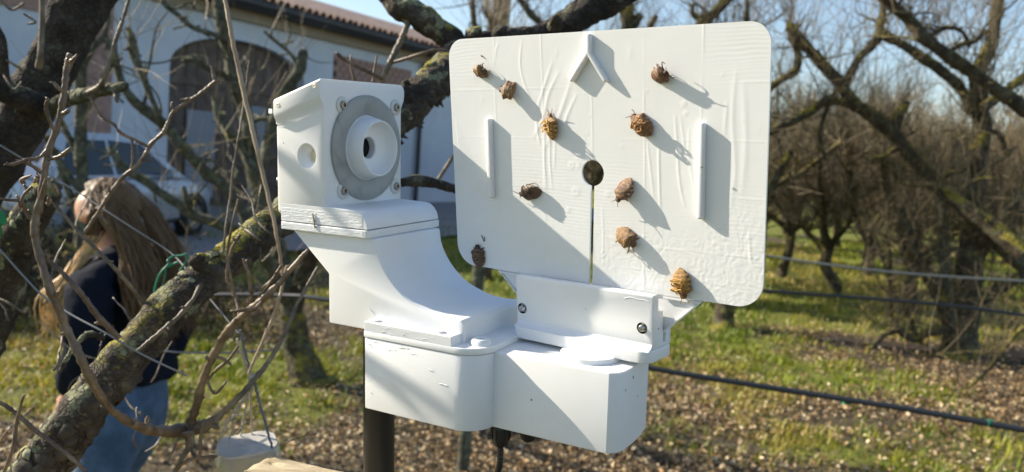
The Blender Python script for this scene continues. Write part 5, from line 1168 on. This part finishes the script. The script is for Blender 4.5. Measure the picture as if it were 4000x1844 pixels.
for j, r in enumerate(R_):
    for x, y, z in ringp(r, 0): 
        zz = .0015*(j > 0) + .0011*math.sin(x*420 + y*160)*min(j, 3)/3 + .0006*math.sin(y*700); v.append(tuple(rt @ Vector((x, y, zz - (.003 if j == 0 else 0)))))
b = MB(); b.add(v, [(i*k + j, i*k + (j+1) % k, (i+1)*k + (j+1) % k, (i+1)*k + j) for i in range(len(R_) - 1) for j in range(k)] + [tuple((len(R_)-1)*k + j for j in range(k))]); b.build('film_lid', M['tub_film'], tub, 60)

# wooden post, only its top corner in view
A0 = P(690, 1141, .60); zt = A0[2]
def onplane(u, v): return G(u, v, zt)
e1 = onplane(590, 1192) - A0; e2 = onplane(900, 1192) - A0; e1 /= np.linalg.norm(e1); e2 /= np.linalg.norm(e2)
wp = empty('wooden_post', [*(A0 + e1*.07 + e2*.07)[:2], 0], 'pale split wooden post whose sunlit top corner shows at the bottom edge', 'post')
m_, n_ = 44, 44; L1, L2 = .13, .15
v = []
for i in range(m_):
    for j in range(n_):
        a, c = L1*i/(m_-1), L2*j/(n_-1); p = A0 + e1*a + e2*c; q = np.array([a*160, c*18, 0.0]); h = fbm(q[None], 4)[0]*.0016
        crack = max(0, 1 - abs(a - .016 - .004*math.sin(c*60))/.0018)*(.5 + .5*math.sin(c*90 + 1)); h -= .005*crack*(c > .008)
        ed = min(i, m_-1-i, j, n_-1-j); h -= .002*(ed == 0); v.append(p + np.array([0, 0, h]))
b = MB(); b.add(v, [(i*n_+j, (i+1)*n_+j, (i+1)*n_+j+1, i*n_+j+1) for i in range(m_-1) for j in range(n_-1)]); b.build('end_grain', M['wood'], wp, 60, keep=True)
q = [A0, A0 + e1*L1, A0 + e1*L1 + e2*L2, A0 + e2*L2]; dz = np.array([0, 0, 1.0])
b = MB(); tops = [x - dz*.0021 for x in q]; bots = [np.array([x[0], x[1], -.05]) for x in q]
b.add(tops + bots, [(i, (i+1) % 4, 4 + (i+1) % 4, 4 + i) for i in range(4)] + [(0,1,2,3)]); b.build('post_shaft', M['wood'], wp, None, keep=True)
# grey stake seen between the arm and the panel
st = empty('garden_stake', [*P(1203, 700, 4.2)[:2], 0], 'grey green stake seen in the gap between the arm and the panel', 'stake')
pa = P(1203, 640, 4.2); b = MB(); b.tube([np.array([pa[0], pa[1], -.05]), np.array([pa[0], pa[1], .6]), np.array([pa[0] + .02, pa[1], 1.9])], [.034, .034, .030], 12); b.build('shaft', M['bark_green'], st, keep=True)
# green bottle at the left edge
bt = P(-57, 572, .80); bo = empty('green_bottle', bt, 'bright green plastic bottle cut by the left picture edge', 'bottle')
rm = Matrix.Rotation(math.radians(62), 4, 'Y')
link('bottle_body', bm_mesh(lathe([(-.05, 0), (-.05, .021), (-.045, .023), (0, .023), (.012, .018), (.018, .0085), (.026, .0085), (.026, 0)], lambda x, y, z: rm @ Vector((z, y, x)), 32), 'bottle_body', 40), [M['green']], bo)

# ------------------------------------------------------------------ person
M['skin'] = mat('skin', (.58,.34,.23), .5, Subsurface_Weight=.1)
m = M['jacket'] = mat('dark navy jacket cloth', (.008,.011,.020), .9, **{'Specular_IOR_Level': .12}); t = NT(m); t.bump(t.noise(t.coord(), 30, 4), .5, .01)
m = M['jeans'] = mat('blue denim', (.09,.16,.27), .85); t = NT(m); v = t.coord(); t.base(t.ramp(t.noise(v, 14, 4), [(.35, (.04,.08,.145)), (.6, (.075,.135,.23)), (.8, (.12,.195,.30))])); t.bump(t.noise(v, 22, 4), .5, .01)
M['hair'] = mat('dark brown hair', (.135,.080,.038), .5, **{'Specular_IOR_Level': .25}); M['sunlit_hair'] = mat('hair with sunlight painted in', (.66,.46,.22), .5); M['shoe'] = mat('dark shoe leather', (.03,.025,.022), .6); M['eye'] = mat('eye', (.03,.025,.02), .2)  # front lock's gold from the sun is put into a lighter hair colour
pp0 = P(322, 930, 2.62); org = np.array([pp0[0], pp0[1], 0.0]); fv = np.array([-.97, .22, 0]); fv /= np.linalg.norm(fv); sv = np.array([-fv[1]*-1, fv[0], 0]); sv = np.cross([0, 0, 1.0], fv)
person = empty('person', org, 'person with long brown hair, dark jacket and blue jeans, seen from the side looking down', 'person')
def Q(f, s_, u): return org + fv*f + sv*s_ + np.array([0, 0, u*.972])
def skin_obj(name, verts, edges, mat_, parent, sub=2, root=0):
    me = bpy.data.meshes.new(name); me.from_pydata([tuple(Q(*v[:3])) for v in verts], edges, []); o = link(name, me, [mat_], parent, keep=True)
    m1 = o.modifiers.new('skin', 'SKIN'); m1.use_smooth_shade = True; m2 = o.modifiers.new('sub', 'SUBSURF'); m2.levels = m2.render_levels = sub
    sl = me.skin_vertices[0].data
    for i, v in enumerate(verts): sl[i].radius = (v[3], v[4] if len(v) > 4 else v[3]); sl[i].use_root = i == root
    dg = bpy.context.evaluated_depsgraph_get(); me2 = bpy.data.meshes.new_from_object(o.evaluated_get(dg)); o.modifiers.clear(); o.data = me2; me2.materials.clear(); me2.materials.append(mat_); smooth(me2, None); return o
bv = [(0,0,.90,.125),(.01,0,1.02,.105),(.02,0,1.14,.115),(.02,0,1.25,.11),(.035,0,1.325,.065),(.06,0,1.375,.048),(.085,0,1.43,.062),(.10,0,1.475,.082),(.095,0,1.515,.080),(.075,0,1.535,.05)]
be = [(i, i+1) for i in range(9)]
def addc(pts, root):
    k = len(bv); bv.extend(pts); be.append((root, k)); be.extend((k+i, k+i+1) for i in range(len(pts) - 1)); return k + len(pts) - 1
addc([(.165,0,1.455,.026),(.192,0,1.448,.013)], 7)                      # nose
addc([(.135,0,1.405,.030),(.158,0,1.398,.018)], 6)                      # chin and mouth
for s_ in (1, -1):
    addc([(.085,s_*.078,1.465,.012),(.072,s_*.088,1.478,.010)], 7)        # ear
    e = addc([(.02,s_*.10,1.285,.062),(.005,s_*.165,1.26,.052),(-.015,s_*.195,1.14,.044),(-.015,s_*.20,1.03,.038),(.03,s_*.185,.97,.034),(.075,s_*.155,.915,.024)], 3)
    w = addc([(.100,s_*.142,.890,.024),(.118,s_*.134,.860,.026)], e)
    for k, (df, ds, du) in enumerate(((.055,.024,-.022),(.068,.010,-.032),(.066,-.004,-.036),(.052,-.017,-.036))):
        addc([(.124+df*.2, s_*(.132+ds*.7), .838+du*.3, .0095), (.132+df*.4, s_*(.132+ds), .815+du*.9, .0085), (.128+df*.35, s_*(.132+ds), .800+du*1.3, .0075)], w)
    addc([(.122,s_*.112,.868,.011),(.142,s_*.100,.848,.009),(.150,s_*.10,.832,.008)], w - 1)
    kn = (.03,.47) if s_ > 0 else (.15,.48); an = (-.06,.09) if s_ > 0 else (.16,.09)
    addc([(.0,s_*.085,.82,.088),(kn[0],s_*.09,kn[1],.058),((kn[0]+an[0])/2-.02,s_*.09,.30,.055),(an[0],s_*.09,an[1],.038),(an[0]+.10,s_*.095,.045,.032),(an[0]+.16,s_*.10,.035,.022)], 0)
skin_obj('body', bv, be, M['skin'], person)
for s_ in (1, -1):
    b = MB(); c = Q(.158, s_*.036, 1.478); b.tube([c - sv*.012, c - sv*.004, c + sv*.004, c + sv*.012], [.004, .011, .011, .004], 8); b.build('eye', M['eye'], person, 60, keep=True)
jv = [(.0,0,.925,.158,.165),(.0,0,.955,.154,.162),(0,0,1.0,.146,.156),(.015,0,1.06,.138),(.022,0,1.17,.142),(.015,0,1.265,.128),(.03,0,1.335,.080),(.045,0,1.365,.066)]; je = [(i, i+1) for i in range(7)]
for s_ in (1, -1):
    k = len(jv); jv += [(.01,s_*.11,1.285,.082),(.0,s_*.175,1.255,.075),(-.02,s_*.205,1.14,.068),(-.018,s_*.208,1.025,.064),(.028,s_*.19,.965,.056),(.070,s_*.158,.925,.044)]; je += [(5, k)] + [(k+i, k+i+1) for i in range(5)]
jk = skin_obj('jacket', jv, je, M['jacket'], person, 3)
co_ = np.empty(len(jk.data.vertices)*3); jk.data.vertices.foreach_get('co', co_); co_ = co_.reshape(-1, 3); no_ = np.array([v.normal[:] for v in jk.data.vertices]); fold = 1 - 2*np.abs(fbm(co_*np.array([7., 7., 13.]), 3)); co_ += no_*(fold*.011)[:, None]; jk.data.vertices.foreach_set('co', co_.ravel()); jk.data.update()
lv = [(0,0,1.05,.120,.128),(0,0,.84,.142,.140)]; le = [(0, 1)]
for s_ in (1, -1):
    kn = (.03,.47) if s_ > 0 else (.15,.48); an = (-.06,.09) if s_ > 0 else (.16,.09); k = len(lv)
    lv += [(.0,s_*.085,.74,.100),(kn[0]*.6,s_*.09,.60,.086),(kn[0],s_*.09,kn[1],.075),((kn[0]+an[0])/2-.015,s_*.09,.30,.072),(an[0],s_*.09,.12,.066)]; le += [(1, k)] + [(k+i, k+i+1) for i in range(4)]
skin_obj('jeans', lv, le, M['jeans'], person, 2)
for s_, a0 in ((1, -.06), (-1, .16)):
    skin_obj('shoe', [(a0-.03,s_*.09,.05,.045),(a0+.04,s_*.092,.048,.045),(a0+.12,s_*.097,.04,.042,.036),(a0+.19,s_*.10,.035,.030)], [(0,1),(1,2),(2,3)], M['shoe'], person, 2)
# hair: a cap over the skull and many long locks
hc = np.array([.085, 0, 1.49]); hr = np.random.default_rng(9)
b = MB(); th = np.linspace(0, math.pi*.5, 9); v = []; K = 36
for a in th:
    for k in range(K):
        p = 2*math.pi*k/K; d = np.array([math.sin(a)*math.cos(p), math.sin(a)*math.sin(p), math.cos(a)]); r_ = np.array([.112, .098, .098])*(1 + .02*math.sin(p*9)); q = hc + d*r_
        if d[0] > .1 and a > .85: q = hc + d*r_*np.array([.45, .80, 1.0])
        v.append(Q(*q))
b.add(v, [(i*K + j, i*K + (j+1) % K, (i+1)*K + (j+1) % K, (i+1)*K + j) for i in range(8) for j in range(K)]); b.build('hair_cap', M['hair'], person, None, keep=True)
hb, hf = MB(), MB()
for k in range(1700):
    ph = hr.uniform(-math.pi, math.pi); el = hr.uniform(-.15, 1.4)
    d = np.array([math.cos(ph)*math.cos(el), math.sin(ph)*math.cos(el), math.sin(el)])
    if d[0] > .30 and el < .75: continue                  # the face stays free
    if d[0] > .55 and el < 1.05: continue
    r0 = hc + d*np.array([.110, .097, .098]); side = 1.0 if d[1] + .25*hr.normal() > 0 else -1.0
    a1 = hr.random(); g = lambda s_: s_*hr.normal()
    y = side*(.02 + .085*a1)
    mid = hc + np.array([-.075 - .03*(1 - a1) + .03*max(0, d[0]) + g(.006), y*1.05 + g(.006), .00])
    if d[0] > .1 and el > .5: mid = hc + np.array([-.03 + g(.01), side*(.100 + g(.004)), .0])
    front = hr.random() < .24 and side > 0 and a1 > .25
    if front: q = [r0, mid + np.array([.045, .012, -.02]), np.array([.06 + g(.012), .108 + g(.006), 1.385]), np.array([.105 + g(.015), .135 + g(.012), 1.29]), np.array([.145 + g(.02), .150 + g(.018), 1.20]), np.array([.155 + g(.03), .140 + g(.02), 1.10 + g(.04)])]
    else: q = [r0, mid, np.array([-.055 - .02*(1 - a1) + g(.010), y*1.15 + g(.006), 1.385]), np.array([-.095 - .02*(1 - a1) + g(.014), y*1.35 + g(.010), 1.28]), np.array([-.120 + g(.016), y*1.35 + g(.012), 1.21]), np.array([-.140 + g(.020), y*1.35 + g(.016), 1.14 + g(.04)])]
    cl_ = catmull(q, 4)
    if np.any((cl_[:, 0] > .085) & (cl_[:, 2] > 1.375) & (cl_[:, 2] < 1.525)): continue
    c = catmull([Q(*x) for x in q], 4); w = hr.uniform(.0016, .0036); rr = np.interp(np.linspace(0, 1, len(c)), [0, .2, .8, 1], [w*.7, w, w*.8, w*.15])
    if front: hb.tube(c[:9], rr[:9], 4, caps=False); hf.tube(c[7:], rr[7:], 4, caps=False)
    else: hb.tube(c, rr, 4, caps=False)
o = hb.build('long_hair', M['hair'], person, 60, keep=True); o['kind'] = 'stuff'; o = hf.build('sunlit_front_hair', M['sunlit_hair'], person, 60, keep=True); o['kind'] = 'stuff'

# ------------------------------------------------------------------ leaf litter and grass
def turf_mask(X, Y):
    n = .5 + .5*fbm(np.stack([X*.55, Y*.55, X*0 + 3], -1), 3)
    far = np.clip((Y - 9.0)/.8, 0, 1); lft = np.clip((.1 - X)/1.0, 0, 1); strip = np.exp(-((Y - 8.7)/.55)**2)*np.clip(X, 0, 1)
    return np.clip((n - .52)*2.6 + far*1.0 + lft*.55 - strip*.9 + .26, 0, 1)
def leaf_mat(name):
    m = bpy.data.materials.new(name); m.use_nodes = True; nt = m.node_tree; nt.nodes.clear()
    a = nt.nodes.new('ShaderNodeAttribute'); a.attribute_name = 'tint'; d = nt.nodes.new('ShaderNodeBsdfPrincipled'); d.inputs['Roughness'].default_value = .5
    tr = nt.nodes.new('ShaderNodeBsdfTranslucent'); mx = nt.nodes.new('ShaderNodeMixShader'); mx.inputs[0].default_value = .3; o = nt.nodes.new('ShaderNodeOutputMaterial')
    for x in (d, tr): nt.links.new(a.outputs['Color'], x.inputs[0])
    nt.links.new(d.outputs[0], mx.inputs[1]); nt.links.new(tr.outputs[0], mx.inputs[2]); nt.links.new(mx.outputs[0], o.inputs[0]); return m
M['leaf'] = leaf_mat('dry fallen leaf'); M['blade'] = leaf_mat('grass blade')
def scatter(n, sect):
    """points on the ground in the field of view"""
    d = sect[0] + (sect[1] - sect[0])*rng.random(n)**.75; a = rng.uniform(sect[2], sect[3], n); X = d*a; return X, d + 0*X
def raw(name, v, f, col, mat_, label, cat):
    me = bpy.data.meshes.new(name); me.vertices.add(len(v)); me.vertices.foreach_set('co', v.ravel())
    k = f.shape[1]; me.loops.add(f.size); me.loops.foreach_set('vertex_index', f.ravel().astype(np.int32)); me.polygons.add(len(f)); me.polygons.foreach_set('loop_start', (np.arange(len(f))*k).astype(np.int32)); me.update(calc_edges=True); me.validate()
    at = me.color_attributes.new('tint', 'FLOAT_COLOR', 'POINT'); at.data.foreach_set('color', np.concatenate([col, np.ones((len(col), 1))], 1).ravel().astype(np.float32))
    return props(link(name, me, [mat_]), label, cat, kind='stuff')
X, Y = scatter(260000, (2.6, 15, -.70, .72)); tm2 = turf_mask(X, Y)
clump = np.clip(.72 + .8*fbm(np.stack([X*1.6, Y*1.6, X*0 + 14], -1), 3), .12, 1)
keep = rng.random(len(X)) < clump*(1 - .75*np.exp(-((Y - 8.55)/.45)**2)*np.clip(X, 0, 1))*np.where(Y < 9.2, 1 - .62*tm2, .35*(1 - tm2) + .04)*np.where(X < -.3, .75, 1)
X, Y = X[keep], Y[keep]; n = len(X); Z = gh(X, Y) + rng.uniform(.002, .045, n)
s_ = rng.uniform(.008, .021, n); az = rng.uniform(0, 6.28, n); nx_ = rng.normal(size=(n, 3))*np.array([.55, .55, .3]) + np.array([0, 0, 1.0]); nx_ /= np.linalg.norm(nx_, axis=1)[:, None]
e1_ = np.stack([np.cos(az), np.sin(az), 0*az], 1); e1_ -= nx_*(e1_*nx_).sum(1)[:, None]; e1_ /= np.linalg.norm(e1_, axis=1)[:, None]; e2_ = np.cross(nx_, e1_)
c0 = np.stack([X, Y, Z], 1); S_ = s_[:, None]; cu = rng.uniform(.1, .7, n)[:, None]
pv = np.stack([c0 - e1_*S_, c0 - e1_*S_*.2 + e2_*S_*.62 + nx_*S_*cu, c0 + e1_*S_*.5 + e2_*S_*.42 + nx_*S_*cu, c0 + e1_*S_*1.1 + nx_*S_*cu*.6, c0 + e1_*S_*.5 - e2_*S_*.42 + nx_*S_*cu, c0 - e1_*S_*.2 - e2_*S_*.62 + nx_*S_*cu, c0 + e1_*S_*.2], 1)
base = np.arange(n)[:, None]*7; ft = np.concatenate([base + np.array(q) for q in ((0,1,6), (1,2,6), (2,3,6), (3,4,6), (4,5,6), (5,0,6))])
pal = np.array([(.38,.275,.145), (.52,.40,.23), (.22,.145,.07), (.11,.07,.035), (.66,.54,.35), (.32,.19,.08), (.24,.18,.10), (.08,.052,.028)])
lc = pal[rng.integers(0, len(pal), n)]*rng.uniform(.65, 1.6, (n, 1)); raw('fallen_leaves', pv.reshape(-1, 3), ft, np.repeat(lc, 7, 0), M['leaf'], 'dry tan and brown pear leaves littering the ground', 'leaves')
def grass(n, sect, h0, h1, w, thr):
    X, Y = scatter(n, sect); cl = .5 + .5*fbm(np.stack([X*5, Y*5, X*0 + 8], -1), 2); t_ = turf_mask(X, Y); k = rng.random(n) < t_*np.clip((cl - thr)*3, .06, 1); X, Y, cl = X[k], Y[k], cl[k]; m_ = len(X)
    Z = gh(X, Y); h = rng.uniform(h0, h1, m_)*(.6 + .8*cl); az = rng.uniform(0, 6.28, m_); ww = w*rng.uniform(.6, 1.4, m_)*(.7 + Y*.06); ln = rng.uniform(.2, .9, m_)
    c0 = np.stack([X, Y, Z - .005], 1); e1 = np.stack([np.cos(az), np.sin(az), 0*az], 1); e2 = np.stack([-np.sin(az), np.cos(az), 0*az], 1); up = np.array([0, 0, 1.0])
    pv = np.stack([c0 - e1*ww[:, None], c0 + e1*ww[:, None], c0 + e1*ww[:, None]*.8 + e2*(h*ln*.35)[:, None] + up*(h*.6)[:, None], c0 - e1*ww[:, None]*.8 + e2*(h*ln*.35)[:, None] + up*(h*.6)[:, None], c0 + e2*(h*ln)[:, None] + up*h[:, None]*.95], 1)
    b_ = np.arange(m_)[:, None]*5; f = np.concatenate([b_ + np.array(q) for q in ((0,1,2), (0,2,3), (3,2,4))])
    g1 = np.array([(.12,.185,.007), (.20,.26,.009), (.30,.31,.015), (.39,.33,.045), (.46,.35,.12)]); dry = .5 + .5*fbm(np.stack([X*.5, Y*.35, X*0 + 31], -1), 3)
    ci = np.clip((dry*5.2 - .6 + rng.normal(size=m_)*.9), 0, 4).astype(int); return pv.reshape(-1, 3), f, np.repeat(g1[ci]*rng.uniform(.75, 1.25, (m_, 1)), 5, 0)
parts = [grass(150000, (2.6, 9.2, -.72, .72), .025, .08, .0040, .38), grass(120000, (8.6, 24, -.55, .72), .03, .10, .0055, .25)]
off = 0; vs, fs, cs_ = [], [], []
for v, f, c in parts: vs.append(v); fs.append(f + off); cs_.append(c); off += len(v)
raw('grass', np.concatenate(vs), np.concatenate(fs), np.concatenate(cs_), M['blade'], 'low green and straw coloured grass between the orchard rows', 'grass')
# the turf mask also colours the soil under the grass
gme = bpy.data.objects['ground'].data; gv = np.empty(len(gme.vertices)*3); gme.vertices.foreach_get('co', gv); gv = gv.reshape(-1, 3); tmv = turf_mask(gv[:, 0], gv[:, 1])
at = gme.color_attributes.new('turf', 'FLOAT_COLOR', 'POINT'); at.data.foreach_set('color', np.stack([tmv, np.exp(-((gv[:, 1] - 8.55)/.5)**2)*np.clip(gv[:, 0], 0, 1), tmv*0, tmv*0 + 1], 1).ravel())  # green channel: dark soil band carrying the row's painted shadow
